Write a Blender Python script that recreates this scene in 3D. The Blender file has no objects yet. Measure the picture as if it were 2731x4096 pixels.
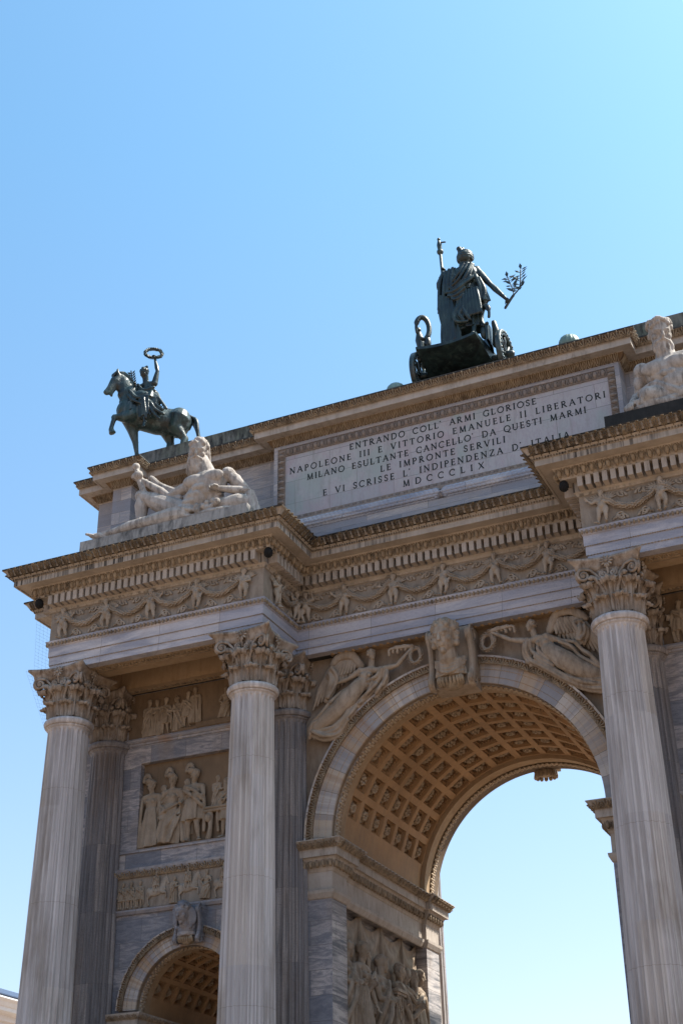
import bpy, math, random
import numpy as np
from mathutils import Matrix, Vector
random.seed(7); rng = np.random.default_rng(7)
R = math.radians; PI = math.pi
scene = bpy.context.scene
# ------------------------------------------------------------------ camera, sky, sun, exposure
YAW, PITCH, ROLL = R(24.124), R(29.051), R(-0.734)
fw = Vector((-math.sin(YAW)*math.cos(PITCH), math.cos(YAW)*math.cos(PITCH), math.sin(PITCH)))
rt = Vector((math.cos(YAW), math.sin(YAW), 0)); up = rt.cross(fw)
rt2 = rt*math.cos(ROLL)+up*math.sin(ROLL); up2 = -rt*math.sin(ROLL)+up*math.cos(ROLL)
cam = bpy.data.objects.new("camera", bpy.data.cameras.new("camera")); scene.collection.objects.link(cam)
cam.matrix_world = Matrix(((rt2.x, up2.x, -fw.x, 11.804), (rt2.y, up2.y, -fw.y, -32.866), (rt2.z, up2.z, -fw.z, 0), (0, 0, 0, 1)))
cam.data.sensor_fit = 'VERTICAL'; cam.data.sensor_height = 36; cam.data.lens = 5712.3/4096*36
cam.data.clip_end = 5000; scene.camera = cam
SUN_EL, SUN_AZ = R(55), R(62)            # azimuth from +Y towards +X
world = bpy.data.worlds.new("World"); scene.world = world; world.use_nodes = True
wn = world.node_tree.nodes; wl = world.node_tree.links
sky = wn.new('ShaderNodeTexSky'); sky.sky_type = 'NISHITA'; sky.sun_disc = False
sky.sun_elevation = SUN_EL; sky.sun_rotation = SUN_AZ
sky.air_density = 1.0; sky.dust_density = 2.4; sky.ozone_density = 1.0; sky.altitude = 100
bg = wn['Background']; bg.inputs[1].default_value = 0.15
tc = wn.new('ShaderNodeTexCoord'); sx = wn.new('ShaderNodeSeparateXYZ'); wl.new(tc.outputs['Generated'], sx.inputs[0])
tr = wn.new('ShaderNodeValToRGB'); wl.new(sx.outputs[2], tr.inputs[0])      # white balance of the sky: hazy near the horizon, cleaner blue higher up
tr.color_ramp.elements[0].position = .12; tr.color_ramp.elements[0].color = (.84, .79, .79, 1)
tr.color_ramp.elements[1].position = .68; tr.color_ramp.elements[1].color = (.60, .90, .93, 1)
gm = wn.new('ShaderNodeMix'); gm.data_type = 'RGBA'; gm.blend_type = 'MULTIPLY'; gm.inputs[0].default_value = 1
wl.new(sky.outputs[0], gm.inputs[6]); wl.new(tr.outputs[0], gm.inputs[7]); wl.new(gm.outputs[2], bg.inputs[0])
sun = bpy.data.objects.new("sun", bpy.data.lights.new("sun", 'SUN')); scene.collection.objects.link(sun)
sun.data.energy = 5.0; sun.data.angle = R(0.53); sun.data.color = (1, .94, .84)
sd = Vector((math.cos(SUN_EL)*math.sin(SUN_AZ), math.cos(SUN_EL)*math.cos(SUN_AZ), math.sin(SUN_EL)))
sun.rotation_euler = sd.to_track_quat('Z', 'Y').to_euler(); sun.location = (40, 20, 60)
vs = scene.view_settings; vs.view_transform = 'Standard'; vs.look = 'None'; vs.exposure = 1.2; vs.gamma = 1
scene.cycles.max_bounces = 6; scene.cycles.diffuse_bounces = 4
# ------------------------------------------------------------------ helpers
C = scene.collection
GZ = -1.6                                  # ground level (camera height is 0)
class MB:
    def __init__(s): s.V = []; s.F = []; s.n = 0
    def add(s, V, F):
        V = np.asarray(V, float); n = s.n
        s.V.append(V); s.F += [tuple(i+n for i in f) for f in F]; s.n += len(V); return s
    def addm(s, T, M):
        V, F = T; return s.add(V @ np.asarray(M)[:3, :3].T + np.asarray(M)[:3, 3], F)
    def box(s, x0, x1, y0, y1, z0, z1):
        return s.add([(x, y, z) for z in (z0, z1) for y in (y0, y1) for x in (x0, x1)],
                     [(0, 2, 3, 1), (4, 5, 7, 6), (0, 1, 5, 4), (2, 6, 7, 3), (0, 4, 6, 2), (1, 3, 7, 5)])
    def T(s): return (np.concatenate(s.V), s.F)
    def mesh(s, name, smooth=False):
        me = bpy.data.meshes.new(name); V = np.concatenate(s.V) if s.V else np.zeros((0, 3))
        me.from_pydata(V.tolist(), [], s.F); me.update()
        if smooth: me.polygons.foreach_set('use_smooth', [True]*len(me.polygons))
        return me
def wm(o): return (wm(o.parent) @ o.matrix_parent_inverse if o.parent else Matrix()) @ o.matrix_basis
def link(name, me, m, parent=None, local=False):
    o = bpy.data.objects.new(name, me); C.objects.link(o)
    if m and me and not me.materials: me.materials.append(m)
    if parent is not None:
        o.parent = parent
        if not local: o.matrix_parent_inverse = wm(parent).inverted()
    return o
def obj(name, mb, m, parent=None, smooth=False, local=False): return link(name, mb.mesh(name, smooth), m, parent, local)
def tag(o, label=None, cat=None, group=None, kind=None):
    for k, v in (('label', label), ('category', cat), ('group', group), ('kind', kind)):
        if v: o[k] = v
    return o
def thing(name, loc, label, cat, group=None):
    o = bpy.data.objects.new(name, None); C.objects.link(o); o.location = loc;
    o.empty_display_size = .3; return tag(o, label, cat, group)
def dup(o, loc=None, parent=None, rot=None, scale=None):
    c = o.copy(); C.objects.link(c)
    if parent is not None: c.parent = parent
    if loc is not None: c.location = loc
    if rot is not None: c.rotation_euler = rot
    if scale is not None: c.scale = scale
    for ch in list(o.children):
        d = ch.copy(); C.objects.link(d); d.parent = c
    return c
A = np.array
def nrm(v): v = np.asarray(v, float); return v/(np.linalg.norm(v)+1e-12)
def tube(pts, rad, n=8, rnd=True, sq=None):
    """rounded tapering tube; sq=(axis vector, factor) flattens its section along that axis"""
    P = np.asarray(pts, float); r = np.full(len(P), rad, float) if np.isscalar(rad) else np.asarray(rad, float)
    if rnd:
        a = nrm(P[0]-P[1]); b = nrm(P[-1]-P[-2])
        P = np.vstack([P[0]+a*r[0]*.95, P[0]+a*r[0]*.7, P, P[-1]+b*r[-1]*.7, P[-1]+b*r[-1]*.95])
        r = np.r_[r[0]*.25, r[0]*.72, r, r[-1]*.72, r[-1]*.25]
    T = np.gradient(P, axis=0); T = np.array([nrm(t) for t in T])
    u = nrm(np.cross(T[0], (0.31, 0.2, 0.93) if abs(T[0][2]) < .9 else (1, .1, 0))); V = []
    th = np.arange(n)*2*PI/n
    for i in range(len(P)):
        u = nrm(u-T[i]*np.dot(u, T[i])); v = np.cross(T[i], u)
        ring = (np.cos(th)[:, None]*u+np.sin(th)[:, None]*v)*r[i]
        if sq is not None:
            ax = nrm(sq[0]); ring = ring-np.outer(ring@ax, ax)*(1-sq[1])
        V.append(P[i]+ring)
    m = len(P); F = [(i*n+j, i*n+(j+1) % n, (i+1)*n+(j+1) % n, (i+1)*n+j) for i in range(m-1) for j in range(n)]
    F += [tuple(range(n-1, -1, -1)), tuple((m-1)*n+j for j in range(n))]
    return np.vstack(V), F
def ell(c, r, Rm=None, n=12, m=8):
    r = np.array([r]*3 if np.isscalar(r) else r, float); V = [(0, 0, -1)]
    for i in range(1, m):
        a = -PI/2+PI*i/m
        V += [(math.cos(a)*math.cos(2*PI*j/n), math.cos(a)*math.sin(2*PI*j/n), math.sin(a)) for j in range(n)]
    V.append((0, 0, 1)); V = np.array(V)*r
    if Rm is not None: V = V @ np.asarray(Rm).T
    F = [(0, 1+(j+1) % n, 1+j) for j in range(n)]
    for i in range(m-2): F += [(1+i*n+j, 1+i*n+(j+1) % n, 1+(i+1)*n+(j+1) % n, 1+(i+1)*n+j) for j in range(n)]
    k = 1+(m-2)*n; F += [(k+j, k+(j+1) % n, len(V)-1) for j in range(n)]
    return V+np.asarray(c, float), F
def loft(secs, n=40):
    """closed body through sections (centre, rx-vector, ry-vector, fold count, fold depth, phase)"""
    V = []; th = np.arange(n)*2*PI/n
    for c, a, b, k, d, ph in secs:
        f = 1+d*(np.cos(k*th+ph)+.5*np.cos((k*1.7//1)*th+ph*2.3))
        V.append(A(c)+np.outer(np.cos(th)*f, a)+np.outer(np.sin(th)*f, b))
    m = len(secs); F = [(i*n+j, i*n+(j+1) % n, (i+1)*n+(j+1) % n, (i+1)*n+j) for i in range(m-1) for j in range(n)]
    F += [tuple(range(n-1, -1, -1)), tuple((m-1)*n+j for j in range(n))]
    return np.vstack(V), F
def petal(p0, p1, w, t, nor=(0, -1, 0), wm=.55):
    """flat pointed leaf from p0 to p1"""
    p0, p1 = A(p0, float), A(p1, float); d = p1-p0; s = nrm(np.cross(d, nor)); nn = nrm(nor); m = p0+d*wm
    V = [p0, m+s*w/2, m+nn*t, m-s*w/2, m-nn*t*.3, p1]
    return np.array(V), [(0, 1, 2), (0, 2, 3), (5, 2, 1), (5, 3, 2), (0, 4, 1), (0, 3, 4), (5, 1, 4), (5, 4, 3)]
def spline(P, n=8):
    P = np.asarray(P, float); Q = np.vstack([2*P[0]-P[1], P, 2*P[-1]-P[-2]]); out = []
    for i in range(1, len(Q)-2):
        for k in range(n):
            t = k/n; a, b, c, d = Q[i-1], Q[i], Q[i+1], Q[i+2]
            out.append(.5*((2*b)+(c-a)*t+(2*a-5*b+4*c-d)*t*t+(3*b-a-3*c+d)*t**3))
    out.append(P[-1]); return np.array(out)
def sculpt(prims, voxel, smooth=2, name='sculpt', fac=.5):
    mb = MB()
    for V, F in prims: mb.add(V, F)
    me = mb.mesh(name); o = bpy.data.objects.new(name, me); C.objects.link(o)
    r = o.modifiers.new('r', 'REMESH'); r.mode = 'VOXEL'; r.voxel_size = voxel; r.use_smooth_shade = True
    if smooth:
        s = o.modifiers.new('s', 'SMOOTH'); s.iterations = smooth; s.factor = fac
    dg = bpy.context.evaluated_depsgraph_get(); dg.update()
    out = bpy.data.meshes.new_from_object(o.evaluated_get(dg)); out.name = name
    bpy.data.objects.remove(o); bpy.data.meshes.remove(me)
    return out
# paths in plan: outward is to the right of travel
def offs(path, o, closed):
    P = np.asarray(path, float); n = len(P); out = []
    for i in range(n):
        if closed or 0 < i < n-1: d0 = nrm(P[i]-P[i-1]); d1 = nrm(P[(i+1) % n]-P[i])
        elif i == 0: d0 = d1 = nrm(P[1]-P[0])
        else: d0 = d1 = nrm(P[i]-P[i-1])
        n0 = A((d0[1], -d0[0])); n1 = A((d1[1], -d1[0])); out.append(P[i]+(n0+n1)*o/(1+np.dot(n0, n1)))
    return np.array(out)
def sweep(mb, path, prof, closed=False):
    n = len(path); rows = []
    for o, z in prof:
        Q = offs(path, o, closed); rows.append(np.c_[Q, np.full(n, z)])
    V = np.vstack(rows); F = []
    for i in range(len(prof)-1):
        for j in range(n if closed else n-1):
            k = (j+1) % n; F.append((i*n+j, i*n+k, (i+1)*n+k, (i+1)*n+j))
    return mb.add(V, F)
def deco(mb, path, T, pitch, o, z, closed=False, keep=None, minlen=.25, cut=0):
    Q = offs(path, o, closed); n = len(Q)
    for j in range(n if closed else n-1):
        a, b = Q[j], Q[(j+1) % n]; L = np.linalg.norm(b-a)
        if L < minlen or (keep and not keep(a, b)): continue
        d = (b-a)/L; nn = A((d[1], -d[0])); k = max(1, int(round(L/pitch))); p = L/k
        M = np.eye(4); M[:2, 0] = d*(p/pitch); M[:2, 1] = nn
        cv = [False, False]
        if cut:
            P0 = np.asarray(path, float); nn_ = len(P0); e0, e1, e2 = (P0[(j+1) % nn_]-P0[j]), (P0[j]-P0[j-1]), (P0[(j+2) % nn_]-P0[(j+1) % nn_])
            cv = [e1[0]*e0[1]-e1[1]*e0[0] > 0, e0[0]*e2[1]-e0[1]*e2[0] > 0]
        for i in range(k):
            if (cv[0] and (i+.5)*p < cut) or (cv[1] and L-(i+.5)*p < cut): continue
            c = a+d*(i+.5)*p; M[:2, 3] = c; M[2, 3] = z; mb.addm(T, M)
def arcsweep(mb, cx, zs, prof, a0=0, a1=PI, n=72):
    """profile of (radius, y) swept round an arch"""
    th = np.linspace(a0, a1, n+1); V = []
    for r, y in prof: V.append(np.c_[cx-r*np.cos(th), np.full(n+1, y), zs+r*np.sin(th)])
    F = [(i*(n+1)+j, (i+1)*(n+1)+j, (i+1)*(n+1)+j+1, i*(n+1)+j+1) for i in range(len(prof)-1) for j in range(n)]
    return mb.add(np.vstack(V), F)
def arcdeco(mb, cx, zs, r, y, T, pitch, a0=0, a1=PI, skip=None, soffit=False):
    k = int(round(r*(a1-a0)/pitch))
    for i in range(k):
        t = a0+(a1-a0)*(i+.5)/k
        if skip and skip(t): continue
        ra = A((-math.cos(t), 0, math.sin(t))); ta = A((math.sin(t), 0, math.cos(t))); M = np.eye(4)
        M[:3, 0] = ta
        if soffit: M[:3, 1] = -ra; M[:3, 2] = (0, -1, 0)
        else: M[:3, 1] = (0, -1, 0); M[:3, 2] = ra
        M[:3, 3] = A((cx, y, zs))+ra*r; mb.addm(T, M)
def archwall(mb, x0, x1, z0, z1, cx, zs, r, y, n=48):
    mb.add([(x0, y, z0), (cx-r, y, z0), (cx-r, y, zs), (x0, y, zs)], [(0, 1, 2, 3)])
    mb.add([(cx+r, y, z0), (x1, y, z0), (x1, y, zs), (cx+r, y, zs)], [(0, 1, 2, 3)])
    ts = sorted(list(np.linspace(0, PI, n+1))+[math.atan2(z1-zs, cx-x0), math.atan2(z1-zs, -(x1-cx))])
    I, O = [], []
    for t in ts:
        c, s = -math.cos(t), math.sin(t); I.append((cx+r*c, y, zs+r*s))
        k = min([(z1-zs)/s if s > 1e-6 else 1e9, (x1-cx)/c if c > 1e-6 else 1e9, (cx-x0)/-c if c < -1e-6 else 1e9])
        O.append((cx+k*c, y, zs+k*s))
    m = len(ts); mb.add(I+O, [(i, i+1, m+i+1, m+i) for i in range(m-1)])
# ------------------------------------------------------------------ materials
class NT:
    def __init__(s, name):
        s.m = bpy.data.materials.new(name); s.m.use_nodes = True; s.t = s.m.node_tree; s.t.nodes.clear()
        s.out = s.n('ShaderNodeOutputMaterial'); s.b = s.n('ShaderNodeBsdfPrincipled'); s.l(s.b.outputs[0], s.out.inputs[0])
    def n(s, ty, **k):
        x = s.t.nodes.new(ty)
        for a, v in k.items(): setattr(x, a, v)
        return x
    def l(s, a, b): s.t.links.new(a, b)
    def pos(s, sc=(1, 1, 1)):
        g = s.n('ShaderNodeNewGeometry'); v = s.n('ShaderNodeVectorMath', operation='MULTIPLY'); v.inputs[1].default_value = sc
        s.l(g.outputs['Position'], v.inputs[0]); return v.outputs[0]
    def noise(s, vec, scale, detail=4, rough=.55, dist=0):
        x = s.n('ShaderNodeTexNoise'); x.inputs['Scale'].default_value = scale; x.inputs['Detail'].default_value = detail
        x.inputs['Roughness'].default_value = rough; x.inputs['Distortion'].default_value = dist; s.l(vec, x.inputs['Vector']); return x.outputs[0]
    def ramp(s, fac, stops):
        r = s.n('ShaderNodeValToRGB'); e = r.color_ramp.elements
        while len(e) < len(stops): e.new(.5)
        for q, (p, c) in zip(e, stops): q.position = p; q.color = (*c, 1) if not np.isscalar(c) else (c, c, c, 1)
        s.l(fac, r.inputs[0]); return r.outputs[0]
    def mix(s, fac, a, b, mode='MIX'):
        x = s.n('ShaderNodeMix', data_type='RGBA', blend_type=mode)
        for i, v in ((0, fac), (6, a), (7, b)):
            if hasattr(v, 'is_linked'): s.l(v, x.inputs[i])
            elif i == 0: x.inputs[0].default_value = v
            else: x.inputs[i].default_value = (*v, 1)
        return x.outputs[2]
    def done(s, col, rough=.75, bump=None, bs=.3, bd=.02, metal=0, spec=.3, dk=(.69, .66, .65)):
        if dk != 1 and hasattr(col, 'is_linked'): col = s.mix(1.0, col, dk, 'MULTIPLY')
        if hasattr(col, 'is_linked'): s.l(col, s.b.inputs['Base Color'])
        else: s.b.inputs['Base Color'].default_value = (*col, 1)
        if hasattr(rough, 'is_linked'): s.l(rough, s.b.inputs['Roughness'])
        else: s.b.inputs['Roughness'].default_value = rough
        s.b.inputs['Metallic'].default_value = metal; s.b.inputs['Specular IOR Level'].default_value = spec
        if bump is not None:
            b = s.n('ShaderNodeBump'); b.inputs['Strength'].default_value = bs; b.inputs['Distance'].default_value = bd
            s.l(bump, b.inputs['Height']); s.l(b.outputs[0], s.b.inputs['Normal'])
        return s.m
def blocks(t, w, h, c1, c2, mortar, uz=None, bias=0.0, ms=.006):
    g = t.n('ShaderNodeNewGeometry'); sp = t.n('ShaderNodeSeparateXYZ'); t.l(g.outputs['Position'], sp.inputs[0])
    ad = t.n('ShaderNodeMath', operation='ADD'); t.l(sp.outputs[0], ad.inputs[0]); t.l(sp.outputs[1], ad.inputs[1])
    cb = t.n('ShaderNodeCombineXYZ'); t.l(ad.outputs[0], cb.inputs[0]); t.l(sp.outputs[2], cb.inputs[1])
    b = t.n('ShaderNodeTexBrick'); b.offset = .43; b.inputs['Scale'].default_value = 1; b.inputs['Brick Width'].default_value = w
    b.inputs['Row Height'].default_value = h; b.inputs['Mortar Size'].default_value = ms; b.inputs['Mortar Smooth'].default_value = .2; b.inputs['Bias'].default_value = bias
    for k, c in (('Color1', c1), ('Color2', c2), ('Mortar', mortar)): b.inputs[k].default_value = (*c, 1)
    t.l(cb.outputs[0], b.inputs['Vector']); return b.outputs[0], b.outputs[1], cb.outputs[0]
def voussoir(name, cx, zs):
    t = NT(name); g = t.n('ShaderNodeNewGeometry'); sp = t.n('ShaderNodeSeparateXYZ'); t.l(g.outputs['Position'], sp.inputs[0])
    def mth(op, a, b):
        x = t.n('ShaderNodeMath', operation=op)
        for i, v in enumerate((a, b)):
            if hasattr(v, 'is_linked'): t.l(v, x.inputs[i])
            else: x.inputs[i].default_value = v
        return x.outputs[0]
    an = mth('ARCTAN2', mth('SUBTRACT', sp.outputs[2], zs), mth('SUBTRACT', sp.outputs[0], cx)); q = mth('MULTIPLY', an, 6.4)
    wn_ = t.n('ShaderNodeTexWhiteNoise', noise_dimensions='1D'); t.l(mth('FLOOR', q, 0), wn_.inputs['W'])
    c = t.ramp(wn_.outputs[0], [(0., (.64, .60, .56)), (.35, (.50, .47, .45)), (.55, (.33, .335, .37)), (.75, (.62, .54, .45)), (1., (.44, .34, .25))])
    cb = t.n('ShaderNodeCombineXYZ'); t.l(mth('MULTIPLY', an, 9.0), cb.inputs[0]); t.l(mth('MULTIPLY', sp.outputs[1], .6), cb.inputs[1])
    v = t.noise(cb.outputs[0], 1.4, 6, .65, .6); c = t.mix(t.ramp(v, [(.46, 0.), (.60, .6)]), c, (.27, .275, .31))
    v = t.noise(cb.outputs[0], .55, 4, .6); c = t.mix(t.ramp(v, [(.54, 0.), (.68, .85)]), c, (.36, .20, .09))
    j = mth('FRACT', q, 0); c = t.mix(mth('LESS_THAN', j, .02), c, (.2, .17, .14))
    return t.done(c, .7, t.noise(t.pos(), 30), .12, .01)
def marble(name, c1, c2, vein, w=1.6, h=.55, veinsc=(1.2, 1.2, 5), stain=(.30, .21, .12), st=.35, vs_=1.4, va=.8, mort=(.16, .14, .12), rot=.35):
    t = NT(name); c, f, uv = blocks(t, w, h, c1, c2, mort)
    p = t.pos(veinsc); v = t.noise(p, vs_, 6, .62, 1.2); vm = t.ramp(v, [(.40, 0.), (.60, va)])
    c = t.mix(vm, c, vein)
    v2 = t.noise(t.pos((2, 2, 9)), 2.2, 5, .6, 2); c = t.mix(t.ramp(v2, [(.47, 0.), (.5, .55), (.53, 0.)]), c, tuple(x*.62 for x in vein))
    s = t.noise(t.pos((1.2, 1.2, .35)), 1.1, 5, .6); c = t.mix(t.ramp(s, [(.5, 0.), (.72, st)]), c, stain)
    fine = t.noise(t.pos(), 40, 3); c = t.mix(.10, c, t.ramp(fine, [(.3, .25), (.7, .95)]), 'OVERLAY')
    return t.done(c, .7, fine, .12, .01)
def carved(name, c1, c2, dirt, amt=.5, sc=3.0, low=.45):
    t = NT(name); n1 = t.noise(t.pos(), sc, 6, .65); n2 = t.noise(t.pos((3, 3, .8)), 2.2, 5, .7)
    c = t.mix(t.ramp(n1, [(.35, 0.), (.65, 1.)]), c1, c2)
    n3 = t.noise(t.pos((.55, .55, .8)), 1.0, 4, .6)          # leaks: whole stretches dirtier or washed cleaner than others
    k = t.mix(1.0, t.ramp(n2, [(low-.03, 0.), (low+.2, min(1, amt*1.15))]), t.ramp(n3, [(.36, .25), (.60, 1.)]), 'MULTIPLY'); c = t.mix(k, c, dirt)
    f = t.noise(t.pos(), 30, 4); return t.done(c, .85, f, .35, .015)
M = {}
M['wall'] = marble('banded_marble', (.60, .56, .55), (.24, .26, .31), (.17, .185, .23), 1.15, .62)
M['attic'] = marble('grey_marble_blocks', (.60, .55, .52), (.22, .24, .30), (.33, .34, .39), 1.9, .42, (.8, .8, 5), st=.25)
M['pier'] = marble('striped_marble', (.72, .68, .65), (.53, .51, .51), (.12, .13, .155), 2.6, .62, (.35, .35, 3.6), st=.35, vs_=1.2, va=.9)
M['ring'] = voussoir('voussoir_marble_bands', 0, 10.75); M['ring_small'] = voussoir('small_voussoir_marble', -7.92, 6.9)
M['arch'] = marble('voussoir_marble', (.56, .54, .53), (.34, .345, .38), (.28, .29, .34), 1.1, .8, (2, 2, 2), (.36, .21, .1), .75)
M['band'] = marble('blue_grey_marble', (.76, .74, .76), (.45, .46, .54), (.30, .33, .42), 1.9, 3.0, (.4, .4, 2.2), st=.15, vs_=.9)
def streak(name, c1, c2, c3, dark):
    t = NT(name); n1 = t.noise(t.pos((5, 5, .22)), 1.6, 6, .65, .4); n2 = t.noise(t.pos((9, 9, .12)), 1.3, 4, .6)
    c = t.mix(t.ramp(n1, [(.3, 0.), (.7, 1.)]), c1, c2); c = t.mix(t.ramp(n2, [(.50, 0.), (.66, .75)]), c, c3)
    g = t.n('ShaderNodeNewGeometry'); sv = t.n('ShaderNodeVectorMath', operation='MULTIPLY'); sv.inputs[1].default_value = (1.9, 1.9, .42); t.l(g.outputs['Position'], sv.inputs[0])
    fl = t.n('ShaderNodeVectorMath', operation='FLOOR'); t.l(sv.outputs[0], fl.inputs[0]); wn_ = t.n('ShaderNodeTexWhiteNoise'); t.l(fl.outputs[0], wn_.inputs['Vector'])
    c = t.mix(1.0, c, t.ramp(wn_.outputs[0], [(0., (.84, .83, .83)), (.5, (1, 1, 1)), (.85, (1.0, .97, .93)), (1., (.88, .82, .74))]), 'MULTIPLY')
    n3 = t.noise(t.pos((1.2, 1.2, .3)), 1.2, 5, .6); c = t.mix(t.ramp(n3, [(.50, 0.), (.72, .65)]), c, dark)
    g = t.n('ShaderNodeNewGeometry'); sp = t.n('ShaderNodeSeparateXYZ'); t.l(g.outputs['Position'], sp.inputs[0])
    w = t.n('ShaderNodeMath', operation='PINGPONG'); w.inputs[1].default_value = 1.55; t.l(sp.outputs[2], w.inputs[0])
    lt = t.n('ShaderNodeMath', operation='LESS_THAN'); lt.inputs[1].default_value = .006; t.l(w.outputs[0], lt.inputs[0])
    c = t.mix(lt.outputs[0], c, t.mix(.55, c, dark))
    f = t.noise(t.pos((14, 14, 2)), 3, 4); return t.done(c, .7, f, .15, .01)
M['shaft'] = streak('column_marble', (.68, .66, .665), (.44, .42, .415), (.84, .82, .83), (.25, .205, .16))
M['half'] = marble('half_column_marble', (.46, .42, .40), (.23, .225, .245), (.15, .145, .15), .47, 1.9, (5, 5, .25), (.24, .17, .12), .5, 1.3, .75, (.2, .18, .17))
M['capital'] = carved('capital_stone', (.50, .455, .41), (.34, .27, .205), (.13, .09, .06), .85, 3.2)
M['sima'] = carved('soiled_carving', (.32, .25, .165), (.17, .13, .085), (.014, .013, .011), 1.0, 1.6, .40)
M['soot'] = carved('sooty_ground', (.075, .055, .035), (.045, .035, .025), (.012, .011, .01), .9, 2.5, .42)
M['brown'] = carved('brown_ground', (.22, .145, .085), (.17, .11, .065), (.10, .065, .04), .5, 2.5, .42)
M['gold'] = carved('ochre_carving', (.46, .375, .27), (.32, .255, .18), (.09, .065, .045), .75)
M['corona'] = carved('weathered_corona', (.56, .51, .46), (.44, .395, .345), (.15, .125, .10), .6, 1.6, .50)
def streaked():
    t = NT('streaked_corona'); n1 = t.noise(t.pos(), 1.6, 6, .65); c = t.mix(t.ramp(n1, [(.35, 0.), (.65, 1.)]), (.54, .495, .44), (.40, .36, .31))
    n2 = t.noise(t.pos((7, 7, .25)), 1.3, 5, .65); n3 = t.noise(t.pos((.35, .35, .35)), 1.0, 3, .5)
    k = t.mix(1.0, t.ramp(n2, [(.47, 0.), (.58, 1.)]), t.ramp(n3, [(.42, .1), (.60, 1.)]), 'MULTIPLY')
    gg = t.n('ShaderNodeNewGeometry'); sz = t.n('ShaderNodeSeparateXYZ'); t.l(gg.outputs['Normal'], sz.inputs[0]); ab = t.n('ShaderNodeMath', operation='ABSOLUTE'); t.l(sz.outputs[2], ab.inputs[0])
    k = t.mix(1.0, k, t.ramp(ab.outputs[0], [(.3, 1.), (.7, .12)]), 'MULTIPLY'); c = t.mix(k, c, (.06, .052, .045))      # rain runs only down upright faces
    return t.done(c, .85, t.noise(t.pos(), 30, 4), .35, .015)
M['coronastreak'] = streaked()
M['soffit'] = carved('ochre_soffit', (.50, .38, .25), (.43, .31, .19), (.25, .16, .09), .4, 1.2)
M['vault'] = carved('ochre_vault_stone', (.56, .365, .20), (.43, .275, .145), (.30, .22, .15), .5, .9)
M['rosette'] = carved('rosette_stone', (.60, .50, .38), (.50, .41, .30), (.3, .22, .15), .5, 2)
M['relief'] = carved('relief_stone', (.46, .39, .31), (.35, .28, .205), (.16, .115, .075), .6, 2.2)
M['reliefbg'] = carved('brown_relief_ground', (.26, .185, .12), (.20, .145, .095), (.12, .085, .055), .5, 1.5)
M['victory'] = carved('spandrel_stone', (.48, .41, .335), (.37, .30, .225), (.17, .12, .08), .6, 2)
M['spandrel'] = carved('spandrel_ground', (.36, .30, .24), (.29, .225, .165), (.16, .115, .08), .6, 1.0)
M['frieze'] = carved('frieze_stone', (.48, .425, .36), (.38, .325, .26), (.20, .15, .105), .5, 2.2)
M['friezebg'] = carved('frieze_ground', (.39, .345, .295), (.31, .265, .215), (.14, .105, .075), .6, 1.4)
M['statue'] = carved('statue_marble', (.57, .53, .495), (.42, .38, .345), (.13, .11, .095), .8, 2.6, .47)
M['plinth'] = carved('stained_plinth', (.42, .41, .40), (.33, .32, .31), (.07, .07, .07), .8, 2)
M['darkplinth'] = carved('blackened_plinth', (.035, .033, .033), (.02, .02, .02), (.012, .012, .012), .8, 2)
M['roof'] = carved('mossy_blocking', (.17, .19, .15), (.26, .26, .24), (.03, .03, .03), .85, 1.3, .42)
M['lead'] = carved('dark_lead', (.05, .05, .05), (.09, .09, .085), (.02, .02, .02), .6)
M['letter'] = NT('letter_paint').done((.010, .016, .016), .7)
M['cone'] = NT('black_cone').done((.008, .008, .009), .9)
def tablet():
    t = NT('tablet_marble'); c, f, uv = blocks(t, 2.05, .78, (.55, .54, .56), (.45, .455, .49), (.17, .16, .16), ms=.007)
    q = t.pos((1, 1, 1.6)); v = t.noise(t.pos((2.6, 1, 1.1)), 1.6, 7, .7, .5); c = t.mix(t.ramp(v, [(.46, 0.), (.5, .45), (.54, 0.)]), c, (.40, .35, .40))
    g = t.noise(t.pos((1, 1, 1)), .9, 4, .5); c = t.mix(t.ramp(g, [(.50, 0.), (.66, .55)]), c, (.36, .46, .43))
    g = t.noise(t.pos((1.3, 1, .8)), .8, 4, .5, 1); c = t.mix(t.ramp(g, [(.50, 0.), (.66, .6)]), c, (.50, .41, .45)); q = t.noise(t.pos((4, 4, .4)), 1.2, 5, .65); c = t.mix(t.ramp(q, [(.52, 0.), (.70, .45)]), c, (.27, .25, .24))
    return t.done(c, .55, t.noise(t.pos(), 30), .08, .01)
M['tablet'] = tablet()
def bronze(name, a, b, c3):
    t = NT(name); n = t.noise(t.pos((1, 1, .7)), 3.2, 6, .65, .6); c = t.mix(t.ramp(n, [(.42, 0.), (.62, 1.)]), a, b)
    n2 = t.noise(t.pos((3.2, 3.2, .7)), 2.0, 5, .65); c = t.mix(t.ramp(n2, [(.5, 0.), (.7, .8)]), c, c3)
    return t.done(c, t.ramp(n, [(.3, .30), (.7, .55)]), t.noise(t.pos(), 18, 5), .35, .03, .0, .45, 1)
M['bronze'] = bronze('dark_bronze', (.006, .009, .010), (.012, .028, .030), (.04, .062, .06))
M['patina'] = bronze('patinated_bronze', (.009, .013, .014), (.018, .045, .046), (.09, .11, .11))
M['pale'] = bronze('pale_patina', (.10, .16, .14), (.19, .26, .235), (.05, .09, .08))
M['ground'] = carved('plaza_gravel', (.34, .235, .16), (.30, .21, .14), (.24, .165, .11), .4, .2)
M['stucco'] = carved('pale_stucco', (.74, .68, .60), (.70, .64, .56), (.6, .52, .44), .3, .3)
M['cornice'] = carved('pavilion_cornice', (.86, .90, .95), (.80, .84, .88), (.6, .6, .6), .3, .5)
M['slate'] = carved('blue_roof_metal', (.06, .10, .18), (.05, .08, .15), (.1, .13, .18), .5, 2)
M['net'] = NT('net_cord').done((.05, .06, .07), .8)
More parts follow.
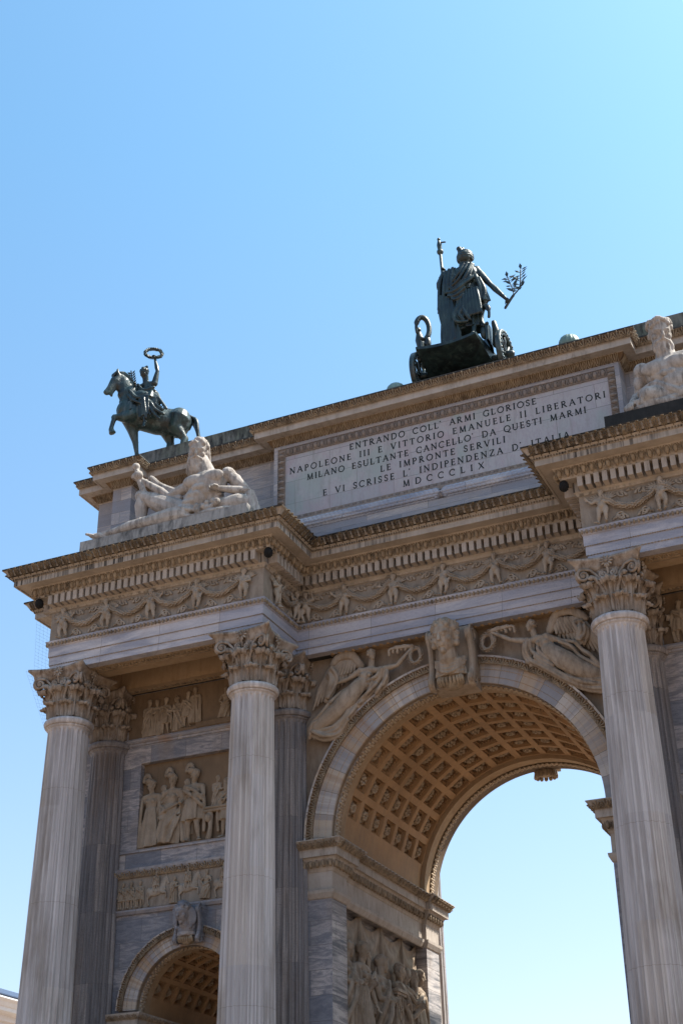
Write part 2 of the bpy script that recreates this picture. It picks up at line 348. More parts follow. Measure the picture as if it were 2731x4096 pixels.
# ------------------------------------------------------------------ ground and arch
YM = 4.714
g = MB(); g.add([(-3000, -3000, GZ), (3000, -3000, GZ), (3000, 3000, GZ), (-3000, 3000, GZ)], [(0, 1, 2, 3)])
tag(obj('plaza_ground', g, M['ground']), kind='structure')
arch = thing('triumphal_arch', (0, YM, GZ), 'huge pale marble triumphal arch with fluted columns, carved cornices and a tall inscribed attic', 'triumphal arch')
def mir(P): return P+[(x, 2*YM-y) for x, y in reversed(P)]
WF, W2, XB = 4.372, 11.455, 12.2            # ressaut faces, outer ressaut face, body half width
YE, YW, YF = -1.90, .213, .88               # ressaut front, entablature face, wall face
ENT = mir([(-XB, YW), (-W2, YW), (-W2, YE), (-WF, YE), (-WF, YW), (WF, YW), (WF, YE), (W2, YE), (W2, YW), (XB, YW)])
ATT = mir([(-12.2, 1.25), (-11.27, 1.25), (-11.27, .65), (-10.58, .65), (-10.58, 1.25), (-5.41, 1.25), (-5.41, .65),
           (5.41, .65), (5.41, 1.25), (10.58, 1.25), (10.58, .65), (11.27, .65), (11.27, 1.25), (12.2, 1.25)])
front = lambda a, b: max(a[1], b[1]) < 2.5
# small ornaments: x along the moulding, y outward, z up
def T_egg(w, h, d):
    m = MB(); V, F = ell((0, 0, 0), (w*.31, d, h*.46), n=10, m=6); V[:, 2] = np.where(V[:, 2] > 0, np.minimum(V[:, 2], h*.40), V[:, 2]); m.add(V, F)
    for s in (-1, 1):
        a = [(s*w*(.30+.13*math.sin(t)), d*.35, h*(.45-.95*t/PI*1.0)) for t in np.linspace(0, PI*.95, 5)]
        m.add(*tube(a, [w*.06]*4+[w*.03], 5, False))
    m.add(*petal((w*.5, d*.2, h*.4), (w*.5, d*.2, -h*.5), w*.14, d*.4, (0, 1, 0))); return m.T()
def T_palm(w, h, d, tilt=0, k=5):
    """fan of rounded lobes with a small scroll between fans"""
    m = MB()
    for i in range(k):
        t = (i-(k-1)/2)/((k-1)/2); a = t*1.0; L = h*(.98-.22*abs(t)); dr = A((math.sin(a), 0, math.cos(a))); b0 = A((t*w*.05, d*.2, -h*.52))
        Rm = np.c_[np.cross((0, 1, 0), dr), (0, 1, 0), dr]; m.add(*ell(b0+dr*L*.55, (w*.085, d*(.8-.2*abs(t)), L*.5), Rm, 6, 5)); m.add(*ell(b0+dr*L*.86, (w*.10, d*1.05, L*.16), Rm, 6, 4))
    for s_ in (-1, 1): m.add(*ell((s_*w*.40, d*.2, -h*.40), (w*.09, d*.6, h*.11), None, 6, 4))
    V, F = m.T(); V[:, 1] += tilt*(V[:, 2]+h/2); return V, F
def T_acan(w, h, d, tilt):
    m = MB(); m.add(*tube([(0, d*.1, -h*.5), (0, d*.9, 0), (0, d*1.5, h*.40)], [w*.07, w*.08, w*.10], 6))
    for s_ in (-1, 1):
        for z, l in ((-.22, .30), (.06, .36), (.32, .36)): m.add(*ell((s_*w*l*.72, d*(.6+z), h*z), (w*.15, d*.55, h*.17), A(Matrix.Rotation(s_*.5, 3, 'Y')), 6, 4))
    m.add(*ell((0, d*1.7, h*.44), (w*.24, d*.6, h*.10), None, 7, 4))
    V, F = m.T(); V[:, 1] += tilt*(V[:, 2]+h/2); return V, F
def T_u(w, h, d, tilt=0):
    m = MB(); m.add(*ell((0, d*.3, h*.05), (w*.10, d*.7, h*.36), None, 6, 5))
    for s_ in (-1, 1):
        m.add(*tube([(s_*w*.25, d*.3, h*.46), (s_*w*.26, d*.5, 0), (s_*w*.16, d*.5, -h*.34), (0, d*.4, -h*.46)], w*.065, 6, False))
        m.add(*tube([(s_*w*.42, d*.2, -h*.46), (s_*w*.40, d*.4, 0), (s_*w*.47, d*.2, h*.40)], w*.055, 6, False))
    V, F = m.T(); V[:, 1] += tilt*(V[:, 2]+h/2); return V, F
def T_tongue(w, h, d):
    m = MB(); m.add(*ell((0, 0, 0), (w*.34, d, h*.5), n=6, m=4)); m.add(*petal((w*.5, 0, h*.5), (w*.5, 0, -h*.5), w*.2, d*.5, (0, 1, 0))); return m.T()
def T_bead(w, d):
    m = MB(); m.add(*ell((0, 0, 0), (w*.36, d, d), n=6, m=4)); return m.T()
b = MB(); b.box(-.065, .065, -.3, 0, -.14, .14); T_dentil = b.T()
# ---- architrave
m = MB(); sweep(m, ENT, [(-.40, 15.90), (-.13, 15.90), (-.13, 16.085), (-.105, 16.095), (-.105, 16.335), (-.08, 16.345), (-.08, 16.63), (-.06, 16.64), (.0, 16.785), (.0, 16.81), (-.3, 16.81)], True)
archi = obj('architrave', m, M['band'], arch)
m = MB(); deco(m, ENT, T_tongue(.12, .13, .04), .12, -.02, 16.715, True, front)
obj('leaf_moulding', m, M['gold'], archi)
m = MB(); deco(m, ENT, T_bead(.06, .017), .06, -.088, 16.34, True, front); deco(m, ENT, T_bead(.08, .014), .08, -.112, 16.09, True, front)
obj('bead_moulding', m, M['gold'], archi)
# beams and coffered ceiling behind the front architrave
for s in (-1, 1):
    m = MB(); xa, xb = sorted((s*(W2-.14), s*(WF+.14))); x = sorted((s*(W2-.14), s*(W2-1.2))); y = sorted((s*(WF+.14), s*(WF+1.2)))
    m.box(xa, xb, YE+.14, -.72, 15.906, 16.7); m.box(x[0], x[1], -.716, YW+.3, 15.910, 16.7); m.box(y[0], y[1], -.716, YW+.3, 15.910, 16.7)
    xi, xj = sorted((s*(W2-1.2), s*(WF+1.2))); m.box(xi, xj, YW+.12, YW+.55, 15.902, 16.7); m.box(xi-.1, xj+.1, -.8, YW+.3, 16.62, 16.9)
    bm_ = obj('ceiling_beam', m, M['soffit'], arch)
    m = MB(); P = [(xi+.1, -1.30), (xj-.1, -1.30)]
    for k in range(int((xj-xi-.2)/.22)):
        cx = xi+.2+k*.22; m.add(*tube([(cx-.07, -1.3-.08, 15.90), (cx, -1.3+.05, 15.885), (cx+.07, -1.3-.08, 15.90)], .022, 5)); m.add(*ell((cx+.11, -1.3+.04, 15.895), (.04, .06, .02), n=6, m=4))
    for yy in (-1.47, -1.13): m.box(xi, xj, yy-.015, yy+.015, 15.885, 15.91)
    obj('soffit_panel', m, M['gold'], bm_)
    m = MB()
    for k in range(int((xj-xi-.2)/.2)):
        cx = xi+.2+k*.2; m.add(*ell((cx, .60, 15.90), (.06, .09, .03), n=7, m=4)); m.add(*petal((cx+.1, .5, 15.9), (cx+.1, .7, 15.9), .05, .03, (0, 0, -1)))
    obj('soffit_panel', m, M['gold'], bm_)
m = MB(); m.box(-3.6, 3.6, YW+.14, YF+.3, 15.906, 16.7)
for k in range(34):
    cx = -3.5+k*.21; m.add(*ell((cx, .60, 15.90), (.06, .09, .03), n=7, m=4))
obj('ceiling_beam', m, M['soffit'], arch)
# ---- frieze, cornice
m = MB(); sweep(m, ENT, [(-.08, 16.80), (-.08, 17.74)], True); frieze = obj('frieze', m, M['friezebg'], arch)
m = MB(); sweep(m, ENT, [(-.08, 17.735), (-.05, 17.74), (-.02, 17.80), (.02, 17.84), (.02, 18.13), (.27, 18.13), (.28, 18.16), (.40, 18.40), (.42, 18.425), (.70, 18.425), (.70, 18.405), (.755, 18.405),
                         (.755, 18.575), (.785, 18.58), (.80, 18.63), (.86, 18.66), (.98, 18.84), (1.02, 18.85), (1.02, 18.895), (.97, 18.91), (-1.5, 18.95)], True)
corn = obj('cornice', m, M['coronastreak'], arch)
for j in range(10):
    seg = ENT[j-1:j+3] if j else [ENT[-1]]+ENT[0:3]
    m = MB(); p0, p1 = A(ENT[j]), A(ENT[j+1] if j < 9 else ENT[0])
    if max(p0[1], p1[1]) > 2.5 or np.linalg.norm(p1-p0) < 1: continue
    Q0 = offs(ENT, .30, True)[j]; deco(m, ENT, T_dentil, .212, .30, 17.985, True, lambda a, b, Q0=Q0: np.allclose(a, Q0), cut=.34); obj('dentil_row', m, M['corona'], corn)
m = MB(); deco(m, ENT, T_egg(.212, .26, .10), .212, .355, 18.28, True, front); obj('egg_moulding', m, M['gold'], corn, True)
m = MB(); deco(m, ENT, T_acan(.21, .20, .06, .72), .21, .845, 18.735, True, front); deco(m, ENT, T_tongue(.075, .07, .02), .075, .79, 18.605, True, front)
sima = obj('leaf_cornice_edge', m, M['sima'], corn)
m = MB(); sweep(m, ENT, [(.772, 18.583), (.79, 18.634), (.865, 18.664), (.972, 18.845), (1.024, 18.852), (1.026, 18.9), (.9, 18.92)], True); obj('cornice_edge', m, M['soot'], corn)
m = MB()
for s in (-1, 1):
    for ln in (-9.5, -6.0): m.add(*ell((s*ln, YE-.93, 18.74), (.11, .09, .13), n=10, m=7)); m.add(*ell((s*ln, YE-1.0, 18.70), (.05, .07, .05)))
obj('lion_mask', m, M['sima'], corn, True)
for x, y in ((-W2-.2, YE-.2), (-WF+.2, YE-.2), (WF-.2, YE-.2), (W2+.2, YE-.2)):
    m = MB(); m.add(*ell((0, 0, 0), (.125, .125, .15), n=16, m=12)); V, F = m.T()
    m = MB(); m.add(V*(1+.08*np.sin(V[:, 2:3]*70)*np.cos(np.arctan2(V[:, 1:2], V[:, 0:1])*8)), F); o = obj('pine_cone', m, M['cone'], corn); o.location = (x, y, 17.99)
# ---- walls
m = MB(); archwall(m, -5.4, 5.4, GZ, 15.92, 0, 10.75, 3.72, YF)
for s in (-1, 1):
    x0, x1, cx = sorted((s*12.1, s*5.4))+[s*7.92]
    archwall(m, x0, x1, GZ, 9.45, cx, 6.9, 1.55, YF)
    pa, pb = cx-1.82, cx+1.82
    for q in ((x0, x1, 9.45, 11.23), (x0, pa, 11.23, 13.76), (pb, x1, 11.23, 13.76), (x0, x1, 13.76, 15.92)):
        m.add([(q[0], YF, q[2]), (q[1], YF, q[2]), (q[1], YF, q[3]), (q[0], YF, q[3])], [(0, 1, 2, 3)])
    for f in ([(pa, 11.23), (pa, 13.76)], [(pb, 13.76), (pb, 11.23)], [(pa, 13.76), (pb, 13.76)], [(pb, 11.23), (pa, 11.23)]):
        (xa, za), (xb_, zb) = f; m.add([(xa, YF, za), (xb_, YF, zb), (xb_, YF+.2, zb), (xa, YF+.2, za)], [(0, 1, 2, 3)])
    m.box(*sorted((s*12.1, s*11.9)), YF+.003, 2*YM-YF-.003, GZ, 15.9)
yb = 2*YM-YF; archwall(m, -5.4, 5.4, GZ, 15.92, 0, 10.75, 3.72, yb)
for s in (-1, 1): archwall(m, *sorted((s*12.1, s*5.4)), GZ, 15.92, s*7.92, 6.9, 1.55, yb)
wall = obj('wall', m, M['wall'], arch)
m = MB(); archwall(m, -4.45, 4.45, 10.75, 15.915, 0, 10.75, 4.38, YF-.006); obj('spandrel_panel', m, M['spandrel'], arch)
m = MB(); m.box(-11.3, 11.3, YW+.5, 2*YM-YW-.5, 15.93, 16.5); m.box(-12.0, 12.0, .9, 8.5, 18.7, 18.93)
for s in (-1, 1): m.box(*sorted((s*11.2, s*4.6)), -1.5, .6, 18.6, 18.92); m.box(*sorted((s*11.2, s*4.6)), 2*YM-.6, 2*YM+1.5, 18.6, 18.92)
obj('roof_deck', m, M['lead'], arch)
# ring band between the half columns, small frieze
for s in (-1, 1):
    cx = s*7.92; m = MB(); P = [(cx-2.5, YF), (cx+2.5, YF)]
    sweep(m, P, [(0, 14.30), (.04, 14.31), (.05, 14.36), (.10, 14.38), (.13, 14.44), (.10, 14.50), (0, 14.51)]); obj('string_course', m, M['arch'], arch); m = MB()
    sweep(m, P, [(0, 9.42), (.06, 9.43), (.11, 9.50), (.11, 9.55), (.03, 9.57), (.03, 10.42), (.03, 10.43), (.14, 10.62), (.15, 10.68), (0, 10.69)])
    bc = obj('string_course', m, M['arch'], arch); m = MB()
    sweep(m, P, [(0, 11.14), (.05, 11.15), (.05, 11.22), (0, 11.225)])
    obj('string_course', m, M['arch'], arch)
    m = MB(); deco(m, P, T_palm(.24, .2, .05, .45), .24, .06, 10.52); obj('palmette_band', m, M['gold'], bc)
# ---- arches
PRA = [(3.705, 1.2), (3.705, YF-.06), (3.86, YF-.06), (3.87, YF-.085), (4.06, YF-.085), (4.07, YF-.11), (4.17, YF-.11), (4.19, YF-.13), (4.36, YF-.24), (4.41, YF-.25), (4.41, YF+.02)]
def archivolt(cx, zs, k, prof, leaf, pitch, col, r0):
    m = MB(); arcsweep(m, cx, zs, [(r, y) for r, y in prof]); o = obj('archivolt', m, M['ring'] if cx == 0 else M['ring_small'], arch)
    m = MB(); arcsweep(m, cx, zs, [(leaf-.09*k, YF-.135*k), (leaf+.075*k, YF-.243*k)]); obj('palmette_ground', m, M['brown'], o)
    m = MB(); keep = lambda t: abs(t-PI/2) < .12
    arcdeco(m, cx, zs, leaf, YF-.18*k-.02, T_palm(pitch, .2*k+.03, .06), pitch, skip=keep)
    obj('palmette_band', m, M['gold'], o)
    m = MB(); arcdeco(m, cx, zs, r0[0], YF-.085*k-.01, T_bead(.07, .014), .07, skip=keep); arcdeco(m, cx, zs, r0[1], YF-.06*k, T_bead(.07, .012), .07, skip=keep)
    obj('bead_moulding', m, M['rosette'], o)
    return o
archivolt(0, 10.75, 1, PRA, 4.28, .26, M['arch'], (4.065, 3.865))
for s in (-1, 1):
    pr = [(1.53+(r-3.705)*.74, YF+(y-YF)*.8) for r, y in PRA]; archivolt(s*7.92, 6.9, .8, pr, 1.53+(4.28-3.705)*.74, .2, M['arch'], (1.79, 1.65))
m = MB(); arcsweep(m, 0, 10.75, [(4.41, yb-.02), (4.41, yb+.25), (4.36, yb+.24), (4.19, yb+.13), (4.06, yb+.1), (3.86, yb+.06), (3.705, yb+.06), (3.705, yb-.3)]); obj('archivolt', m, M['arch'], arch)
# ---- coffered vaults
def vault(cx, zs, r, rb, y0, y1, nc, t0, nr, dt, cw, ch, dep, name):
    """plain bands y0-.., nc x nr sunk coffers of width cw (along y) and height ch (along the arc)"""
    m = MB(); yp = (y1-y0)/nc; F3 = lambda R_, t, y: (cx-R_*math.cos(t), y, zs+R_*math.sin(t))
    def patch(R_, ta, tb, ya, yb_, n=4):
        ts = np.linspace(ta, tb, n+1); V = []
        for t in ts: V += [F3(R_, t, ya), F3(R_, t, yb_)]
        m.add(V, [(2*i, 2*i+1, 2*i+3, 2*i+2) for i in range(n)])
    T1 = t0+nr*dt; patch(r, 0, t0, y0, y1, 4); patch(r, T1, PI, y0, y1, 4)
    for i in range(nr):
        for j in range(nc):
            ta, tb, ya, yb_ = t0+i*dt, t0+(i+1)*dt, y0+j*yp, y0+(j+1)*yp; tm, ym = (ta+tb)/2, (ya+yb_)/2
            fr = [(r, ch/2/r, cw/2), (r+dep*.45, ch/2/r*.96, cw/2*.96), (r+dep*.5, ch/2/r*.80, cw/2*.80), (r+dep, ch/2/r*.74, cw/2*.74)]
            rings = [[F3(r, ta, ya), F3(r, tb, ya), F3(r, tb, yb_), F3(r, ta, yb_)]]
            for R_, dh, dw in fr: rings.append([F3(R_, tm-dh, ym-dw), F3(R_, tm+dh, ym-dw), F3(R_, tm+dh, ym+dw), F3(R_, tm-dh, ym+dw)])
            V = sum(rings, []); F = [(4*q+e, 4*q+(e+1) % 4, 4*q+4+(e+1) % 4, 4*q+4+e) for q in range(len(rings)-1) for e in range(4)]; q = 4*(len(rings)-1)
            m.add(V, F+[(q, q+1, q+2, q+3)])
            # leaf teeth on the coffer step
            k = 6
            for e in range(k):
                u = (e+.5)/k-.5
                for sgn in (-1, 1):
                    M4 = np.eye(4)
                    for (tt, yy, ax) in ((tm+u*ch*.9/r, ym+sgn*cw*.445, 1), (tm+sgn*ch*.445/r, ym+u*cw*.9, 0)):
                        V_, F_ = ell((0, 0, 0), (.042*ch/.6, .042*ch/.6, .06*ch/.6), n=6, m=4); m.add(V_+A(F3(r+dep*.30, tt, yy)), F_)
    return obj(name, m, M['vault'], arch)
vt = vault(0, 10.75, 3.78, 3.705, 1.74, 7.37, 7, R(12), 13, R(12), .61, .59, .40, 'coffered_vault')
m = MB(); n_ = 72
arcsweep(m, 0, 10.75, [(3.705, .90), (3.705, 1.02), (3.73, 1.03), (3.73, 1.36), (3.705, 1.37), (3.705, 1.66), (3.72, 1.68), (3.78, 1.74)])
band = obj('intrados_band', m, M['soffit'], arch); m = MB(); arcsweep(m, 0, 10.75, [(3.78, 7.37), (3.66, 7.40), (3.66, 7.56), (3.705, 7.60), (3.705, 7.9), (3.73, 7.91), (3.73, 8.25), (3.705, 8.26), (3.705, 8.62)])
band2 = obj('intrados_band', m, M['soffit'], arch)
m = MB(); lf = MB()
for s, dx in ((-1, .07), (0, 0), (1, -.07)): lf.add(*ell((s*.075, .03, dx), (.05, .035, .085), n=6, m=4))
arcdeco(m, 0, 10.75, 3.715, 1.195, lf.T(), .15, soffit=True); obj('laurel_band', m, M['rosette'], band, True); m = MB(); arcdeco(m, 0, 10.75, 3.715, 8.08, lf.T(), .15, soffit=True)
obj('laurel_band', m, M['rosette'], band2, True)
def rosette_mesh(r, kind):
    m = MB(); k = (8, 12, 6)[kind]
    for i in range(k):
        a = 2*PI*i/k; d = A((math.cos(a), math.sin(a), 0)); u_ = A((-d[1], d[0], 0))
        Rm = np.c_[d, u_, (0, 0, 1)]; m.add(*ell(d*r*.62+A((0, 0, .04)), (r*.40, r*(2.2/k), r*.22), Rm, 8, 5))
    if kind != 1:
        for i in range(k):
            a = 2*PI*(i+.5)/k; d = A((math.cos(a), math.sin(a), 0)); m.add(*ell(d*r*.38+A((0, 0, .12)), (r*.2, r*.2, r*.2), None, 6, 4))
    m.add(*ell((0, 0, r*.3), (r*.22, r*.22, r*.3), None, 8, 5)); m.add(*ell((0, 0, 0), (r*.75, r*.75, r*.12), None, 10, 4))
    return m.mesh('rosette', True)
RM = [rosette_mesh(.21, k) for k in range(3)]
def rosettes(parent, cx, zs, r, t0, nr, dt, y0, yp, nc, sc, rows):
    for i in range(nr):
        if not rows(i): continue
        for j in range(nc):
            t = t0+(i+.5)*dt; o = link('rosette', RM[(i*5+j*3+(i*j) % 2) % 3], M['rosette'], parent)
            o.location = (cx-r*math.cos(t), y0+(j+.5)*yp, zs+r*math.sin(t)); o.scale = (sc, sc, sc*1.25)
            z = Vector((math.cos(t), 0, -math.sin(t))); o.rotation_euler = z.to_track_quat('Z', 'Y').to_euler()
rosettes(vt, 0, 10.75, 4.02, R(12), 13, R(12), 1.74, 5.63/7, 7, 1.2, lambda i: True)
for s in (-1, 1):
    v2 = vault(s*7.92, 6.9, 1.60, 1.53, 1.62, 7.8, 11, R(14), 7, R(21.7), .44, .47, .22, 'side_vault')
    if s < 0: rosettes(v2, -7.92, 6.9, 1.75, R(14), 7, R(21.7), 1.62, 6.18/11, 11, .7, lambda i: True)
    m = MB(); arcsweep(m, s*7.92, 6.9, [(1.53, .9), (1.53, 1.0), (1.55, 1.01), (1.55, 1.3), (1.53, 1.31), (1.53, 1.55), (1.6, 1.62)]); bd = obj('intrados_band', m, M['soffit'], arch); m = MB(); arcsweep(m, s*7.92, 6.9, [(1.6, 7.8), (1.53, 7.85), (1.53, 8.6)])
    obj('intrados_band', m, M['soffit'], arch)
    m = MB(); V, F = lf.T(); arcdeco(m, s*7.92, 6.9, 1.54, 1.155, (V*.85, F), .13, soffit=True); obj('laurel_band', m, M['rosette'], bd, True)
# ---- piers of the passages and their imposts
IMP = [(0, 9.22), (.03, 9.24), (.09, 9.36), (.10, 9.44), (.008, 9.46), (.008, 9.92), (.03, 9.94), (.05, 9.99), (.17, 10.24), (.19, 10.27), (.27, 10.275), (.27, 10.47), (.29, 10.49), (.42, 10.65), (.44, 10.66), (.44, 10.69), (-.3, 10.69)]
for s in (-1, 1):
    # plan of one pier seen from the passage, travelling with the outside on the right
    Pm = [(-4.55, YF), (-3.72, YF), (-3.72, 1.80), (-3.84, 1.80), (-3.84, 7.55), (-3.72, 7.55), (-3.72, yb), (-4.55, yb)]
    if s > 0: Pm = [(-x, y) for x, y in reversed(Pm)]
    m = MB(); sweep(m, Pm, IMP); im = obj('impost_cornice', m, M['corona'], arch)
    m = MB(); deco(m, Pm, T_palm(.23, .19, .055, .75), .23, .30, 10.57); obj('palmette_band', m, M['gold'], im)
    m = MB(); deco(m, Pm, T_egg(.2, .24, .09), .2, .11, 10.12); obj('egg_moulding', m, M['gold'], im, True)
    m = MB(); X = lambda a, b_: sorted((s*a, s*b_))
    m.box(*X(3.722, 4.3), YF+.004, 1.80, GZ, 9.3); m.box(*X(3.722, 4.3), 7.55, yb-.004, GZ, 9.3); m.box(*X(3.85, 4.6), 1.798, 7.552, 9.26, 10.68); m.box(*X(4.12, 4.7), 1.79, 7.56, GZ, 9.27)
    m.box(*X(3.73, 4.3), YF+.008, 1.795, 9.305, 10.68); m.box(*X(3.73, 4.3), 7.555, yb-.008, 9.305, 10.68); m.box(*X(3.78, 4.13), 1.799, 7.551, GZ, 5.4)
    m.box(*X(6.0, 6.37), YF+.006, yb-.006, GZ, 6.8); m.box(*X(9.47, 9.8), YF+.006, yb-.006, GZ, 6.8)
    pier = obj('pier', m, M['pier'], arch)
    if s < 0: PIER = pier
    m = MB()
    for xa, xb_ in ((6.39, 5.4), (9.45, 10.4)):
        d = 1 if xb_ > xa else -1
        Pq = [(-s*0+s*xb_, YF), (s*xa, YF), (s*xa, yb), (s*xb_, yb)]
        if (s*xb_ > s*xa): Pq = Pq[::-1]
        sweep(m, Pq, [(0, 6.1), (.05, 6.2), (.06, 6.26), (.008, 6.28), (.008, 6.36), (.1, 6.5), (.16, 6.52), (.16, 6.64), (.26, 6.77), (.27, 6.81), (-.2, 6.82)])
        if s < 0: mm = MB(); deco(mm, Pq, T_palm(.18, .12, .025, .7), .18, .19, 6.71); obj('palmette_band', mm, M['gold'], arch)
    obj('impost_cornice', m, M['corona'], arch)
# ---- attic
m = MB(); sweep(m, ATT, [(.25, 18.9), (.25, 19.95), (.0, 19.99), (0, 23.14)], True); att = obj('attic_wall', m, M['attic'], arch)
m = MB(); sweep(m, ATT, [(0, 23.13), (.03, 23.15), (.19, 23.36), (.20, 23.375), (.44, 23.375), (.44, 23.36), (.49, 23.36), (.49, 23.57), (.51, 23.58), (.60, 23.77), (.62, 23.775), (.62, 23.80), (-.2, 23.83)], True)
ac = obj('attic_cornice', m, M['corona'], arch)
m = MB(); deco(m, ATT, T_palm(.24, .22, .06, .5), .24, .525, 23.67, True, front); obj('palmette_band', m, M['gold'], ac)
m = MB(); deco(m, ATT, T_u(.24, .24, .055, .72), .24, .03, 23.255, True, front); obj('leaf_moulding', m, M['gold'], ac)
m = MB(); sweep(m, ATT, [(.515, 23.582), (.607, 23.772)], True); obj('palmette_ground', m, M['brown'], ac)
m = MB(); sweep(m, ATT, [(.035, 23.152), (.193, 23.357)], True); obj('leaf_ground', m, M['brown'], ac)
m = MB(); sweep(m, ATT, [(.605, 23.776), (.64, 23.78), (.64, 23.825), (-.1, 23.84)], True); obj('lead_flashing', m, M['lead'], ac)
m = MB(); m.box(-11.95, 11.95, 1.25, 2*YM-1.25, 23.8, 24.72); obj('blocking_course', m, M['roof'], arch)
# tablet
tb = MB(); tb.box(-5.05, 5.05, .636, .70, 20.40, 22.77); tab = obj('inscription_tablet', tb, M['tablet'], arch)
m = MB(); m.box(-5.405, -5.28, .56, .66, 20.2, 23.125); m.box(5.28, 5.405, .56, .66, 20.2, 23.125); m.box(-5.278, 5.278, .56, .66, 23.02, 23.126); obj('tablet_surround', m, M['attic'], tab)
m = MB(); m.box(-5.28, -5.05, .60, .66, 20.55, 23.018); m.box(5.05, 5.28, .60, .66, 20.55, 23.018); m.box(-5.048, 5.048, .60, .66, 22.77, 23.018); m.box(-5.2, 5.2, .60, .66, 20.40, 20.60)
m.box(-5.15, 5.15, .45, .66, 20.28, 20.41)
E_ = T_egg(.23, .24, .08); deco(m, [(-5.05, .60), (5.05, .60)], E_, .23, .0, 22.895); deco(m, [(-5.05, .60), (5.05, .60)], T_egg(.23, .16, .04), .23, .0, 20.51)
for s in (-1, 1):
    for k in range(10):
        M4 = np.eye(4); M4[:3, 0] = (0, 0, 1); M4[:3, 1] = (0, -1, 0); M4[:3, 2] = (s, 0, 0); M4[:3, 3] = (s*5.165, .60, 20.7+k*.232); m.addm(E_, M4)
obj('egg_frame', m, carved('frame_stone', (.36, .30, .25), (.29, .26, .25), (.16, .14, .13), .5), tab)
lv = MB()
for q in range(7):
    a = PI*(.02+.96*q/6); lv.add(*ell((.02*(q % 2), .16*math.sin(a), .15*math.cos(a)), (.125, .045, .07), n=6, m=4))
V, F = lv.T(); V[:, 0] += -np.abs(V[:, 2])*.5
m = MB(); P = [(-5.1, .52), (-.05, .52)]; deco(m, P, (V, F), .14, .03, 20.14); V2 = V*A((-1, 1, 1)); deco(m, [(.05, .52), (5.1, .52)], (V2, [f[::-1] for f in F]), .14, .03, 20.14)
m.add(*tube([(-5.1, .50, 20.14), (5.1, .50, 20.14)], .13, 8)); m.add(*tube([(-.15, .48, 20.28), (.15, .38, 20.0)], .05, 6)); m.add(*tube([(.15, .48, 20.28), (-.15, .38, 20.0)], .05, 6))
obj('laurel_garland', m, M['band'], att, True)
